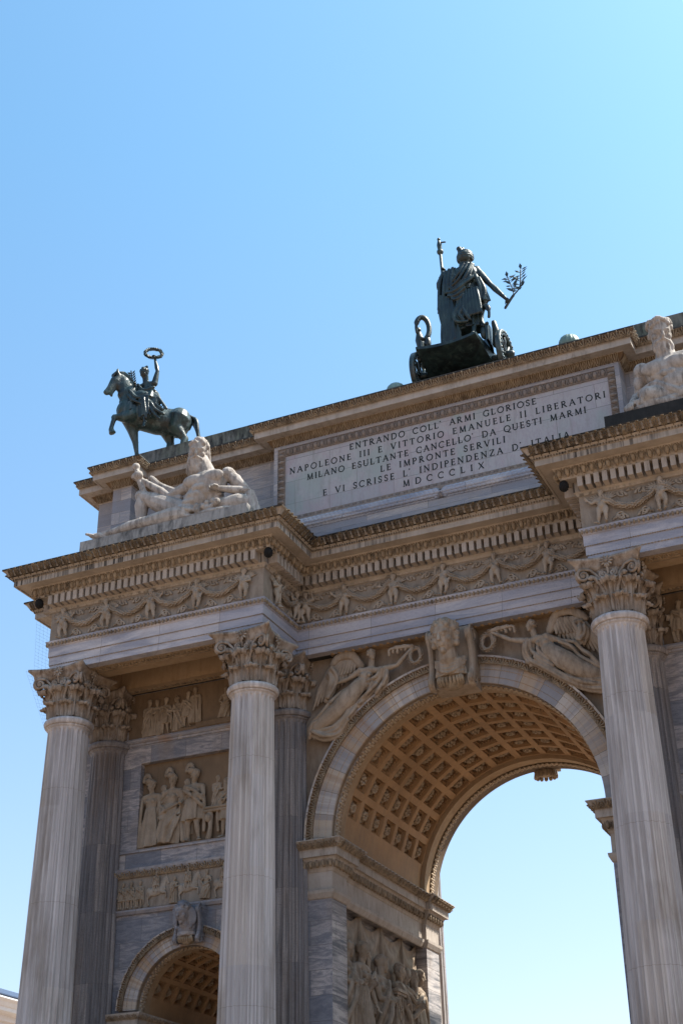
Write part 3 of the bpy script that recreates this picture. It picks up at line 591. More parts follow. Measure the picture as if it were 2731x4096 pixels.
# inscription: serif capitals drawn as strokes
def arc(cx, cy, rx, ry, a, b, n=14): return [(cx+rx*math.cos(R(t)), cy+ry*math.sin(R(t))) for t in np.linspace(a, b, n)]
K, H = .125, .065
def serif(x, y, w=.13): return ([(x-w, y), (x+w, y)], .05)
GL = {'A': (.82, [([(.06, 0), (.41, 1)], H), ([(.41, 1), (.76, 0)], K), ([(.18, .36), (.64, .36)], H), serif(.06, .02), serif(.76, .02)]),
 'B': (.66, [([(.12, 0), (.12, 1)], K), (arc(.3, .75, .26, .23, 90, -90), .1), (arc(.3, .27, .32, .25, 90, -90), .1), ([(.0, .98), (.3, .98)], .05), ([(.1, .52), (.3, .52)], .05), ([(0, .02), (.3, .02)], .05)]),
 'C': (.82, [(arc(.48, .5, .44, .48, 48, 312, 20), .1), ([(.77, .68), (.77, .95)], .05)]),
 'D': (.86, [([(.12, 0), (.12, 1)], K), (arc(.32, .5, .48, .48, 90, -90, 18), .1), ([(0, .98), (.34, .98)], .05), ([(0, .02), (.34, .02)], .05)]),
 'E': (.60, [([(.12, 0), (.12, 1)], K), ([(0, .97), (.52, .97)], H), ([(.1, .52), (.44, .52)], H), ([(0, .03), (.56, .03)], H), ([(.52, .82), (.52, 1)], .05), ([(.56, 0), (.56, .2)], .05), ([(.44, .43), (.44, .6)], .05)]),
 'G': (.86, [(arc(.48, .5, .44, .48, 48, 320, 20), .1), ([(.76, .05), (.76, .44)], K), serif(.74, .44, .12), ([(.77, .68), (.77, .95)], .05)]),
 'I': (.26, [([(.13, 0), (.13, 1)], K), serif(.13, .02), serif(.13, .98)]),
 'L': (.60, [([(.12, 0), (.12, 1)], K), ([(0, .03), (.56, .03)], H), ([(.56, 0), (.56, .24)], .05), serif(.12, .98)]),
 'M': (1.0, [([(.14, 0), (.17, 1)], H), ([(.17, 1), (.5, .02)], K), ([(.5, .02), (.83, 1)], H), ([(.83, 1), (.87, 0)], K), serif(.13, .02), serif(.87, .02)]),
 'N': (.86, [([(.12, 0), (.12, 1)], H), ([(.12, 1), (.74, .02)], K), ([(.74, 0), (.74, 1)], H), serif(.12, .02), serif(.74, .98), serif(.06, .98, .08)]),
 'O': (.94, [(arc(.47, .5, .43, .48, 0, 360, 28), .1)]),
 'P': (.62, [([(.12, 0), (.12, 1)], K), (arc(.28, .73, .28, .25, 90, -90), .1), ([(0, .98), (.3, .98)], .05), ([(.1, .48), (.3, .48)], .05), serif(.12, .02)]),
 'Q': (.94, [(arc(.47, .5, .43, .48, 0, 360, 28), .1), ([(.45, .06), (.7, -.12), (1.0, -.2)], .09)]),
 'R': (.76, [([(.12, 0), (.12, 1)], K), (arc(.28, .75, .26, .23, 90, -90), .1), ([(0, .98), (.3, .98)], .05), ([(.1, .52), (.3, .52)], .05), ([(.3, .5), (.7, .02)], K), serif(.12, .02), serif(.72, .02, .08)]),
 'S': (.56, [(arc(.28, .75, .2, .23, 20, 250, 12)+arc(.27, .26, .22, .24, 75, -160, 12), .1), ([(.49, .74), (.49, .95)], .05), ([(.05, .05), (.05, .28)], .05)]),
 'T': (.74, [([(.37, 0), (.37, 1)], K), ([(.02, .97), (.72, .97)], H), ([(.02, .8), (.02, 1)], .05), ([(.72, .8), (.72, 1)], .05), serif(.37, .02)]),
 'U': (.82, [([(.12, 1), (.12, .38)], K), (arc(.4, .36, .29, .35, 180, 360, 14), .09), ([(.69, .36), (.69, 1)], H), serif(.12, .98), serif(.69, .98)]),
 'V': (.80, [([(.06, 1), (.40, 0)], K), ([(.40, 0), (.74, 1)], H), serif(.06, .98), serif(.74, .98)]),
 'X': (.80, [([(.08, 1), (.72, 0)], K), ([(.08, 0), (.72, 1)], H), serif(.08, .02, .09), serif(.72, .02, .09), serif(.08, .98, .09), serif(.72, .98, .09)]),
 'Z': (.72, [([(.08, .97), (.64, .97)], H), ([(.64, .97), (.08, .03)], K), ([(.08, .03), (.66, .03)], H), ([(.08, .8), (.08, 1)], .05), ([(.66, 0), (.66, .22)], .05)]),
 "'": (.16, [([(.0, 1.12), (-.03, .93)], .1)]), ' ': (.62, [])}
m = MB()
def text(line, xl, xr, zb, h=.205):
    gap = .22; tot = sum(GL[c][0] for c in line)+gap*(len(line)-1); sp = line.count(' ')
    fit = (xr-xl)/h; extra = (fit-tot)/(len(line)-1); x = 0
    for c in line:
        w, st = GL[c]
        for pl, th in st:
            pl = A(pl, float); d = np.gradient(pl, axis=0); d = A([nrm(q) for q in d]); nn = np.c_[-d[:, 1], d[:, 0]]*(th*1.25+.02)/2; k = len(pl)
            pts = [pl+nn, pl-nn]; V = []
            for yy in (.630, .655):
                for s_ in pts: V += [(xl+(x+q[0])*h, yy, zb+q[1]*h) for q in s_]
            F = [(i, i+1, k+i+1, k+i) for i in range(k-1)]+[(i, 2*k+i, 2*k+i+1, i+1) for i in range(k-1)]+[(k+i, k+i+1, 3*k+i+1, 3*k+i) for i in range(k-1)]+[(0, k, 3*k, 2*k), (k-1, 3*k-1, 4*k-1, 2*k-1)]
            m.add(V, F)
        x += w+gap+extra
text("ENTRANDO COLL' ARMI GLORIOSE", -2.9, 2.93, 22.45); text("NAPOLEONE III E VITTORIO EMANUELE II LIBERATORI", -4.9, 4.92, 22.11)
text("MILANO ESULTANTE CANCELLO' DA QUESTI MARMI", -4.32, 4.33, 21.76); text("LE IMPRONTE SERVILI", -1.92, 1.93, 21.43)
text("E VI SCRISSE L' INDIPENDENZA D' ITALIA", -3.79, 3.79, 21.085); text("M D C C C L I X", -1.23, 1.25, 20.75)
obj('inscription', m, M['letter'], tab)
# ------------------------------------------------------------------ columns
def shaft_mesh():
    zs = [2.6, 3.2, 4, 5, 6, 7, 8, 9, 10, 11, 12, 13, 13.9]
    prof = lambda z: .75-.185*min(1, max(0, (z-2.6)/11.6))**1.12-.0*z
    n, k = 24, 8; m = MB(); V = []
    zz = zs+[14.02, 14.08, 14.115]; dep = [1]*len(zs)+[.8, .45, 0]
    for z, dp in zip(zz, dep):
        r = prof(z)
        for i in range(n):
            for j in range(k):
                u = j/k; a = 2*PI*(i+u)/n; f = 0 if u < .22 else math.sin(PI*(u-.22)/.78)**.7
                rr = r-.062*f*dp; V.append((rr*math.cos(a), rr*math.sin(a), z))
    N = n*k; F = [(i*N+j, i*N+(j+1) % N, (i+1)*N+(j+1) % N, (i+1)*N+j) for i in range(len(zz)-1) for j in range(N)]
    m.add(V, F); r = prof(14.1); L = 48; th = np.arange(L)*2*PI/L; V = []
    pr = [(r, 14.115), (r+.015, 14.16), (r+.055, 14.20), (r+.06, 14.22), (r+.05, 14.235), (r+.10, 14.25), (r+.125, 14.30), (r+.135, 14.345), (r+.12, 14.39), (r+.08, 14.425), (r-.03, 14.44)]
    for q, z in pr: V += [(q*math.cos(t), q*math.sin(t), z) for t in th]
    m.add(V, [(i*L+j, i*L+(j+1) % L, (i+1)*L+(j+1) % L, (i+1)*L+j) for i in range(len(pr)-1) for j in range(L)])
    me = m.mesh('column_shaft'); return me
def capital_mesh():
    m = MB(); z0 = 14.43
    def leaf(a, zb, h, w, rb, out, k=13):
        """acanthus leaf: rises along the bell then curls over"""
        S = np.linspace(0, 1, k); nt = 13; V = []; d = A((math.cos(a), math.sin(a))); t_ = A((-d[1], d[0]))
        for back in (0, 1):
            for s in S:
                if s < .72: r = rb+.03+out*.35*(s/.72)**2.2; z = zb+h*s/.72*.9
                else:
                    q = (s-.72)/.28*2.3; r = rb+.03+out*.35+out*.62*math.sin(min(q, PI/2)) - (out*.22*(q-PI/2) if q > PI/2 else 0); z = zb+h*.9+h*.11*math.sin(q)-(h*.16*max(0, q-1.2))
                wd = w*(.62+.42*min(1, s*1.25)**1.5)*(1+.14*math.cos(s*30))*(1 if s < .86 else 1-.30*((s-.86)/.14)**2)
                for i in range(nt):
                    u = (i/(nt-1)-.5)*2; rib = .045*math.cos(u*PI*3.4)*(1-.3*s)+.055*math.exp(-(u*6)**2)
                    c = wd/2*u; rr = r-(1-math.cos(c/.9))*.5+rib-.075*u*u-back*.035
                    p = d*rr+t_*c*.98; V.append((p[0], p[1], z-(.04*h*u*u if s > .6 else 0)))
        n1 = k*nt; F = []
        for i in range(k-1):
            for j in range(nt-1):
                q = i*nt+j; F += [(q, q+1, q+nt+1, q+nt), (n1+q, n1+q+nt, n1+q+nt+1, n1+q+1)]
            F += [(i*nt, (i+1)*nt, n1+(i+1)*nt, n1+i*nt), (i*nt+nt-1, n1+i*nt+nt-1, n1+(i+1)*nt+nt-1, (i+1)*nt+nt-1)]
        q = (k-1)*nt; F += [(q+j, q+j+1, n1+q+j+1, n1+q+j) for j in range(nt-1)]
        m.add(V, F)
    L = 32; th = np.arange(L)*2*PI/L; V = []; pr = [(.50, z0), (.50, 15.0), (.53, 15.3), (.60, 15.52), (.66, 15.58), (.62, 15.62)]
    for r, z in pr: V += [(r*math.cos(t), r*math.sin(t), z) for t in th]
    m.add(V, [(i*L+j, i*L+(j+1) % L, (i+1)*L+(j+1) % L, (i+1)*L+j) for i in range(len(pr)-1) for j in range(L)])
    for i in range(8): leaf(PI/8+i*PI/4, z0, .46, .40, .51, .27)
    for i in range(8): leaf(i*PI/4, z0+.05, .84, .46, .53, .36)
    def spiral(c, ax, upv, r0, turns, w, dirn=1, n=22):
        P = []
        for i in range(n):
            t = i/(n-1); a = t*turns*2*PI*dirn+PI/2; r = r0*(1-.85*t); P.append(A(c)+ax*r*math.cos(a)+upv*r*math.sin(a))
        return P
    Z = A((0, 0, 1.))
    for i in range(4):
        a = PI/4+i*PI/2; d = A((math.cos(a), math.sin(a), 0)); t_ = A((-d[1], d[0], 0))
        for s in (-1, 1):                          # corner volutes
            ax = nrm(d-s*t_*.35); c = d*.93+s*t_*.075+Z*15.47
            st = spline([d*.50+s*t_*.34+Z*15.08, d*.58+s*t_*.30+Z*15.32, d*.78+s*t_*.17+Z*15.60], 5)
            m.add(*tube(list(st)+spiral(c, ax, Z, .165, 1.7, .04, -1), [.035]*len(st)+list(np.linspace(.045, .03, 22)), 6, True))
            m.add(*ell(c, (.05, .05, .05), None, 6, 4))
            a2 = a+s*PI/4*.99; d2 = A((math.cos(a2), math.sin(a2), 0)); t2 = A((-d2[1], d2[0], 0))   # inner helices
            c2 = d2*.66-s*t2*.12+Z*15.44; m.add(*tube([d2*.55-s*t2*.33+Z*15.08, d2*.6-s*t2*.27+Z*15.36]+spiral(c2, t2*s, Z, .105, 1.5, .03, 1, 16), .03, 6))
        for s in (-1, 1):                          # cauliculus leaves
            m.add(*tube(spline([d*.5+s*t_*.30+Z*14.9, d*.56+s*t_*.28+Z*15.15, d*.72+s*t_*.24+Z*15.36, d*.86+s*t_*.22+Z*15.34], 4), [.04]+[.05]*5+[.06]*4+[.07]*2+[.04], 8, sq=(t_, .9)))
        leaf(a, 15.18, .34, .24, .60, .36, 9)
    # abacus with concave sides
    def ab(h, z, pw):
        P = []
        for i in range(4):
            a = PI/4+i*PI/2
            for u in np.linspace(-.94, .94, 11):
                b_ = a+PI/4; dd = A((math.cos(b_), math.sin(b_))); tt = A((-dd[1], dd[0])); o = h*(.74+.26*abs(u)**2.0); P.append((*(dd*o+tt*u*h), z))
        return P
    rows = [ab(.80, 15.60, 1), ab(.82, 15.70, 1), ab(.83, 15.72, 1), ab(.86, 15.76, 1), ab(.93, 15.82, 1), ab(.95, 15.84, 1), ab(.95, 15.895, 1)]; N = len(rows[0])
    m.add(sum(rows, []), [(i*N+j, i*N+(j+1) % N, (i+1)*N+(j+1) % N, (i+1)*N+j) for i in range(len(rows)-1) for j in range(N)]+[tuple(range(N-1, -1, -1)), tuple((len(rows)-1)*N+j for j in range(N))])
    for i in range(4):                             # fleurons
        a = i*PI/2; d = A((math.cos(a), math.sin(a), 0)); t_ = A((-d[1], d[0], 0)); c = d*.74+Z*15.74
        for q in range(10):
            b_ = 2*PI*q/10; p = t_*math.cos(b_)+Z*math.sin(b_); Rm = np.c_[p, np.cross(d, p), d]
            m.add(*ell(c+p*.10, (.075, .03, .035), Rm, 7, 5))
        m.add(*ell(c+d*.03, .05, None, 7, 5)); m.add(*tube([c-Z*.1, c-Z*.3-d*.08], .03, 5))
    return m.mesh('capital', True)
SH, CAP = shaft_mesh(), capital_mesh()
for p in SH.polygons: p.use_smooth = False
bs = MB(); L = 40; th = np.arange(L)*2*PI/L; V = []; pr = [(.75, 2.6), (.80, 2.55), (.86, 2.5), (.88, 2.44), (.84, 2.4), (.84, 2.32), (.9, 2.3), (.95, 2.22), (.95, 2.15), (1.0, 2.14)]
for r, z in pr: V += [(r*math.cos(t), r*math.sin(t), z) for t in th]
bs.add(V, [(i*L+j, i*L+(j+1) % L, (i+1)*L+(j+1) % L, (i+1)*L+j) for i in range(len(pr)-1) for j in range(L)]); bs.box(-1.02, 1.02, -1.02, 1.02, 1.95, 2.14); BASE = bs.mesh('column_base')
first = None
for kind, y, xs, mt in (('column', -1.27, (-10.84, -5.0, 5.0, 10.84), 'shaft'), ('half_column', .93, (-10.84, -5.0, 5.0, 10.84), 'half'), ('column', 2*YM+1.27, (-10.84, -5.0, 5.0, 10.84), 'shaft')):
    first = None
    for x in xs:
        if first is None:
            me = SH if kind == 'column' and y < 0 else SH.copy(); me.materials.clear()
            first = link(kind, me, M[mt], arch); first.location = (x, y, 0)
            cm = CAP.copy()
            link('capital', cm, M['capital'], first, True); b2 = BASE.copy(); link('column_base', b2, M[mt], first, True)
        else: dup(first, (x, y, 0))
for s in (-1, 1):
    for x in (10.84, 5.0):
        m = MB(); m.box(s*x-1.15, s*x+1.15, -2.45, YF, -1.3, 1.6); m.box(s*x-1.3, s*x+1.3, -2.6, YF, 1.603, 1.95); m.box(s*x-1.3, s*x+1.3, -2.6, YF, GZ, -1.303); obj('pedestal', m, M['pier'], arch)
# ------------------------------------------------------------------ figure kit
def frame(f, upv):
    f = nrm(f); s = nrm(np.cross(f, upv)); return np.c_[s, f, np.cross(s, f)]
def head(c, u, f, upv=(0, 0, 1), hair='short', beard=False, fem=False):
    Rm = frame(f, upv); L = lambda x, y, z: A(c)+Rm@(A((x, y, z))*u); P = []
    P += [ell(L(0, -.04, .10), A((.36, .43, .40))*u, Rm, 16, 12), ell(L(0, .08, -.16), A((.30, .30, .36))*u, Rm, 14, 10)]
    P += [tube([L(0, .37, .12), L(0, .455, -.08)], [.04*u, .065*u], 8), tube([L(-.21, .31, .14), L(0, .375, .13), L(.21, .31, .14)], .042*u, 8)]
    P += [ell(L(s*.14, .325, .055), .05*u, None, 8, 6) for s in (-1, 1)]+[ell(L(s*.2, .22, -.10), .12*u, None, 8, 6) for s in (-1, 1)]
    P += [tube([L(-.09, .365, -.20), L(.09, .365, -.20)], .03*u, 6), tube([L(-.07, .355, -.265), L(.07, .355, -.265)], .035*u, 6), ell(L(0, .28, -.42), .11*u, None, 8, 6)]
    P += [ell(L(s*.34, -.05, -.02), A((.05, .08, .13))*u, Rm, 8, 6) for s in (-1, 1)]
    rs = np.random.default_rng(3)
    if hair:
        for i in range(46):
            t = rs.uniform(0, 2*PI); e = rs.uniform(.12, 1.4); d = A((math.cos(t)*math.cos(e), math.sin(t)*math.cos(e), math.sin(e)))
            if d[1] > .55 and e < .75: continue
            P.append(ell(L(*(d*A((.36, .44, .43))+A((0, -.05, .10)))), rs.uniform(.07, .11)*u, None, 7, 5))
        if hair == 'bun':
            P += [ell(L(0, -.48, .12), .19*u, None, 10, 8), tube([L(.35, -.1, 0), L(.2, -.4, -.1), L(-.2, -.4, -.1), L(-.35, -.1, 0)], .09*u, 8)]
        if hair == 'long':
            for i in range(14):
                t = -PI*.15-PI*.7*i/13; x, y = .36*math.cos(t), .40*math.sin(t)
                P.append(tube(spline([L(x, y-.02, .2), L(x*1.15, y-.04, -.25), L(x*1.25, y+.02, -.6), L(x*1.2+.04*(i % 2), y+.05, -.9)], 3), [.09*u]*9+[.05*u], 7))
    if beard:
        for i in range(8):
            q = (i-3.5)/3.5; w = .062+.01*(i % 2); k = .045*(1 if i % 2 else -1)
            P.append(tube(spline([L(q*.24, .25+.12*(1-q*q), -.24), L(q*.25+k, .33+.11*(1-q*q), -.46), L(q*.22-k, .37+.09*(1-q*q), -.70), L(q*.16+k, .34+.05*(1-q*q), -.92), L(q*.10, .30, -1.12+.2*abs(q))], 4), [w*u]*8+[w*u*1.05]*4+[w*u*.9, w*u*.8, w*u*.6, w*u*.5, w*u*.35], 7))
        P.append(ell(L(0, .20, -.52), A((.17, .13, .36))*u, Rm)); P += [tube([L(s*.02, .43, -.17), L(s*.2, .36, -.27), L(s*.3, .28, -.5)], [.05*u, .06*u, .04*u], 7) for s in (-1, 1)]
    return P
def hand(w, el, u, curl=.5, nor=(0, -1, 0), grip=None):
    """palm, four unequal bent fingers and a thumb leaving its side; curls towards nor"""
    w = A(w, float); d = nrm(w-A(el)); n_ = nrm(A(nor)-d*np.dot(nor, d)); s = np.cross(d, n_); P = []
    Rm = np.c_[s, d, n_]; P.append(ell(w+d*.22*u, A((.19, .26, .10))*u, Rm, 10, 8))
    for i, l in enumerate((.26, .32, .29, .22)):
        b = w+d*.40*u+s*(i-1.5)*.105*u; a1 = curl*.6; a2 = curl*1.7
        p1 = b+(d*math.cos(a1)+n_*math.sin(a1))*l*.55*u; p2 = p1+(d*math.cos(a2)+n_*math.sin(a2))*l*.5*u; a3 = a2+curl*.8
        P.append(tube([b-d*.1*u, b, p1, p2, p2+(d*math.cos(a3)+n_*math.sin(a3))*l*.25*u], [.055*u, .056*u, .05*u, .045*u, .036*u], 6))
    b = w+d*.14*u+s*.18*u; p1 = b+nrm(d*.7+s*.6+n_*.5)*.2*u; P.append(tube([w+d*.1*u, b, p1, p1+nrm(d*.9+n_*.5*curl*2)*.17*u], [.07*u, .065*u, .055*u, .042*u], 6))
    return P
def arm(sh, el, ha, u, k=1., **kw):
    sh, el, ha = A(sh, float), A(el, float), A(ha, float); l = lambda a, b, t: a+(b-a)*t
    return [tube([sh, l(sh, el, .35), l(sh, el, .7), el, l(el, ha, .3), l(el, ha, .7), ha], A([.30, .285, .235, .19, .215, .165, .125])*u*k, 12), ell(sh, .33*u*k, None, 10, 8)]+hand(ha, el, u, **kw)
def foot(an, kn, u, d, upv=(0, 0, 1)):
    an = A(an, float); d = nrm(d); s = nrm(np.cross(d, upv)); upv = np.cross(s, d)
    P = [tube([an-d*.14*u-upv*.1*u, an+d*.25*u-upv*.10*u, an+d*.62*u-upv*.22*u], [.17*u, .18*u, .13*u], 10)]
    for i in range(5): P.append(tube([an+d*.55*u-upv*.22*u+s*(i-2)*.085*u, an+d*(.86-.05*i)*u-upv*.26*u+s*(i-2)*.095*u], [.07*u, (.075 if i == 0 else .05)*u], 6))
    return P
def leg(hip, kn, an, u, toe, k=1.):
    hip, kn, an = A(hip, float), A(kn, float), A(an, float); l = lambda a, b, t: a+(b-a)*t
    bk = nrm(np.cross(np.cross(kn-hip, an-kn), (an-hip))) if np.linalg.norm(np.cross(kn-hip, an-kn)) > 1e-3 else A((0, 0, 0))
    return [tube([hip, l(hip, kn, .3), l(hip, kn, .7), kn, l(kn, an, .28), l(kn, an, .65), an], A([.46, .44, .34, .27, .285, .2, .145])*u*k, 12), ell(kn, .29*u*k, None, 8, 6)]+foot(an, kn, u, toe)
def torso(shl, shr, hipm, u, f, k=1., fem=False):
    shl, shr, h = A(shl, float), A(shr, float), A(hipm, float); S = (shl+shr)/2; f = nrm(f); l = lambda t: h+(S-h)*t; s = nrm(shr-shl); upv = nrm(S-h)
    P = [tube([h, l(.22), l(.45), l(.72), l(.92)], A([.66, .62, .58, .72, .52])*u*k, 16, sq=(f, .68)), tube([shl, S+upv*.08*u, shr], A([.28, .36, .28])*u*k, 10)]
    for q in (-1, 1):
        P.append(ell(l(.74)+s*q*.34*u+f*.36*u, A((.36, .16, .25))*u if not fem else A((.24, .2, .22))*u, frame(f, upv), 10, 8))
        for z in (.2, .34, .48):
            if not fem: P.append(ell(l(z)+s*q*.16*u+f*.36*u, A((.15, .1, .15))*u, None, 8, 6))
    return P
def folds(paths, r, n=6): return [tube(spline(p, 5), r, n) for p in paths]
def skirt(top, bot, w0, w1, f, k=9, d=.10, hang=.25, flare=0, dep=.7, n=48, m=9, lean=(0, 0, 0)):
    top, bot, f = A(top, float), A(bot, float), nrm(f); ax = nrm(bot-top); s = nrm(np.cross(ax, f)); f2 = np.cross(s, ax); S = []
    for i in range(m):
        t = i/(m-1); w = w0+(w1-w0)*t**.8; c = top+(bot-top)*t+A(lean)*math.sin(PI*t)
        S.append((c, s*w, f2*w*dep, k, d*min(1, t*2.2+.15), hang*t*5+1))
    return loft(S, n)
def leafy(pts, r, leaf=.06, per=5, seed=1, step=None):
    """rope of overlapping leaves"""
    P = np.asarray(pts, float); m = MB(); m.add(*tube(P, r*.75, 8)); rs = np.random.default_rng(seed); step = step or leaf*.5
    T = np.gradient(P, axis=0); L = np.r_[0, np.cumsum(np.linalg.norm(np.diff(P, axis=0), axis=1))]
    for q in np.arange(0, L[-1], step):
        i = min(len(P)-2, np.searchsorted(L, q, 'right')-1); p = P[i]+(P[i+1]-P[i])*(q-L[i])/(L[i+1]-L[i]+1e-9); t = nrm(T[i]); a0 = rs.uniform(0, 6)
        u = nrm(np.cross(t, (.3, .9, .2))); v = np.cross(t, u)
        for k in range(per):
            a = a0+2*PI*k/per; o = u*math.cos(a)+v*math.sin(a); m.add(*petal(p+o*r*.6, p+o*r*1.12+t*leaf, leaf*.6, leaf*.22, o))
    return m
# ------------------------------------------------------------------ frieze of cherubs and garlands
def cherub(v=0):
    u = .19; P = head(((0, .02, -.015)[v], -.10, .84), u, ((.15, -1, -.1), (-.6, -1, -.2), (.7, -1, -.1))[v], hair='short'); H = A((0, -.06, .42))
    P += torso((-.135, -.07, .66), (.135, -.07, .66), H, u, (0, -1, 0), 1.05)
    P += [tube([(0, -.08, .66), (0, -.1, .76)], .05, 8), ell((0, -.12, .48), (.10, .09, .11), None, 10, 8)]
    P += arm((-.14, -.07, .66), ((-.21, -.09, .53), (-.25, -.07, .60), (-.20, -.08, .52))[v], ((-.10, -.15, .56), (-.34, -.1, .62), (-.16, -.12, .40))[v], u, 1.0, curl=.6)+arm((.14, -.07, .66), ((.25, -.08, .60), (.22, -.1, .54), (.24, -.08, .66))[v], ((.33, -.1, .68), (.10, -.16, .52), (.20, -.12, .80))[v], u, 1.0, curl=.6)
    P += leg((-.07, -.08, .42), ((-.085, -.13, .23), (-.07, -.08, .23), (-.12, -.14, .24))[v], ((-.07, -.09, .05), (-.06, -.06, .05), (-.05, -.10, .05))[v], u, (-.3, -1, 0), 1.0)+leg((.07, -.08, .42), ((.10, -.10, .23), (.11, -.14, .24), (.07, -.09, .23))[v], ((.13, -.07, .05), (.06, -.10, .06), (.09, -.06, .05))[v], u, (.4, -1, 0), 1.0)
    return sculpt(P, .014, 1, 'cherub')
def wings():
    m = MB()
    for s in (-1, 1):
        for i in range(6):
            a = R(20+i*17); m.add(*tube([(s*.08, -.02, .62), (s*(.1+.13*math.cos(a)), -.035, .66+.12*math.sin(a)), (s*(.12+.26*math.cos(a)), -.03, .66+.2*math.sin(a))], [.025, .04, .015], 6, sq=((0, 1, 0), .5)))
    return m.mesh('wing', True)
gm_ = leafy([(x, -.09, .36+.38*(x/.66)**2) for x in np.linspace(-.64, .64, 25)], .075, .11, 6, 2, .06).mesh('garland')
def scroll():
    m = MB(); rs = np.random.default_rng(5)
    for s in (-1, 1):
        for (x0, z0, sc) in ((.32, .74, 1), (.36, .12, 1.1)):
            P = [(s*x0, -.01, z0)]
            for i in range(16):
                t = i/15; P.append((s*(x0-.22*t*sc+.05*math.sin(t*14)), -.025, z0+.07*math.cos(t*11)*sc))
            m.add(*tube(P, .022, 6))
        c = A((s*.30, -.02, .15)); m.add(*tube([c+A((math.cos(t)*(.11-.012*t), 0, math.sin(t)*(.11-.012*t)))*A((s, 1, 1)) for t in np.linspace(0, 7.5, 20)], .024, 6))
        for q in range(5): m.add(*petal((s*.45, -.01, .06), (s*(.45+.09*math.cos(q*.6)), -.02, .08+.1*math.sin(q*.6)), .04, .03))
    for q in range(7):
        a = PI*q/6; m.add(*petal((0, -.01, .80), (.13*math.cos(a), -.02, .80+.06*math.sin(a)), .05, .03))
    return m.mesh('scroll_relief', True)
CHS, WG, SC = [cherub(k) for k in range(3)], wings(), scroll()
spots = [(x, YE+.08, 0) for x in (-10.9, -9.44, -7.97, -6.5, -5.03)]+[(-WF-.08, y, PI/2) for y in (-1.15,)]+[(x, YW+.08, 0) for x in (-4.15, -2.96, -1.48, 0, 1.48, 2.96, 4.15)]+[(x, YE+.08, 0) for x in (5.03, 6.5, 7.97, 9.44)]
spots += [(-WF-.08, .05, PI/2)]
for i, (x, y, rz) in enumerate(spots):
    c = link('cherub', CHS[(0, 1, 0, 2, 1, 0, 2, 0, 1, 2, 0, 2, 1, 0, 1, 2, 1)[i % 17]], M['frieze'], frieze); c.location = (x, y, 16.83); c.rotation_euler = (0, 0, rz)
    if i % 2 and i not in (5,): c.scale = (-1, 1, 1)
    w = link('wing', WG, M['frieze'], c, True)
gs = [((a+b)/2, YE+.08, 0) for a, b in zip((-10.9, -9.44, -7.97, -6.5), (-9.44, -7.97, -6.5, -5.03))]+[((a+b)/2, YW+.08, 0) for a, b in zip((-4.15, -2.96, -1.48, 0, 1.48, 2.96), (-2.96, -1.48, 0, 1.48, 2.96, 4.15))]
gs += [((a+b)/2, YE+.08, 0) for a, b in zip((5.03, 6.5, 7.97), (6.5, 7.97, 9.44))]+[(-WF-.08, -.55, PI/2)]
for x, y, rz in gs:
    o = link('garland', gm_, M['frieze'], frieze); o.location = (x, y, 16.83-.012*(int(abs(x)*7) % 3)); o.rotation_euler = (0, 0, rz); o.scale = ((1 if int(abs(x)*5) % 2 else -1), 1, 1+.03*(int(abs(x)*9) % 3-1))
    o = link('scroll_relief', SC, M['frieze'], frieze); o.location = (x, y, 16.83); o.rotation_euler = (0, 0, rz)
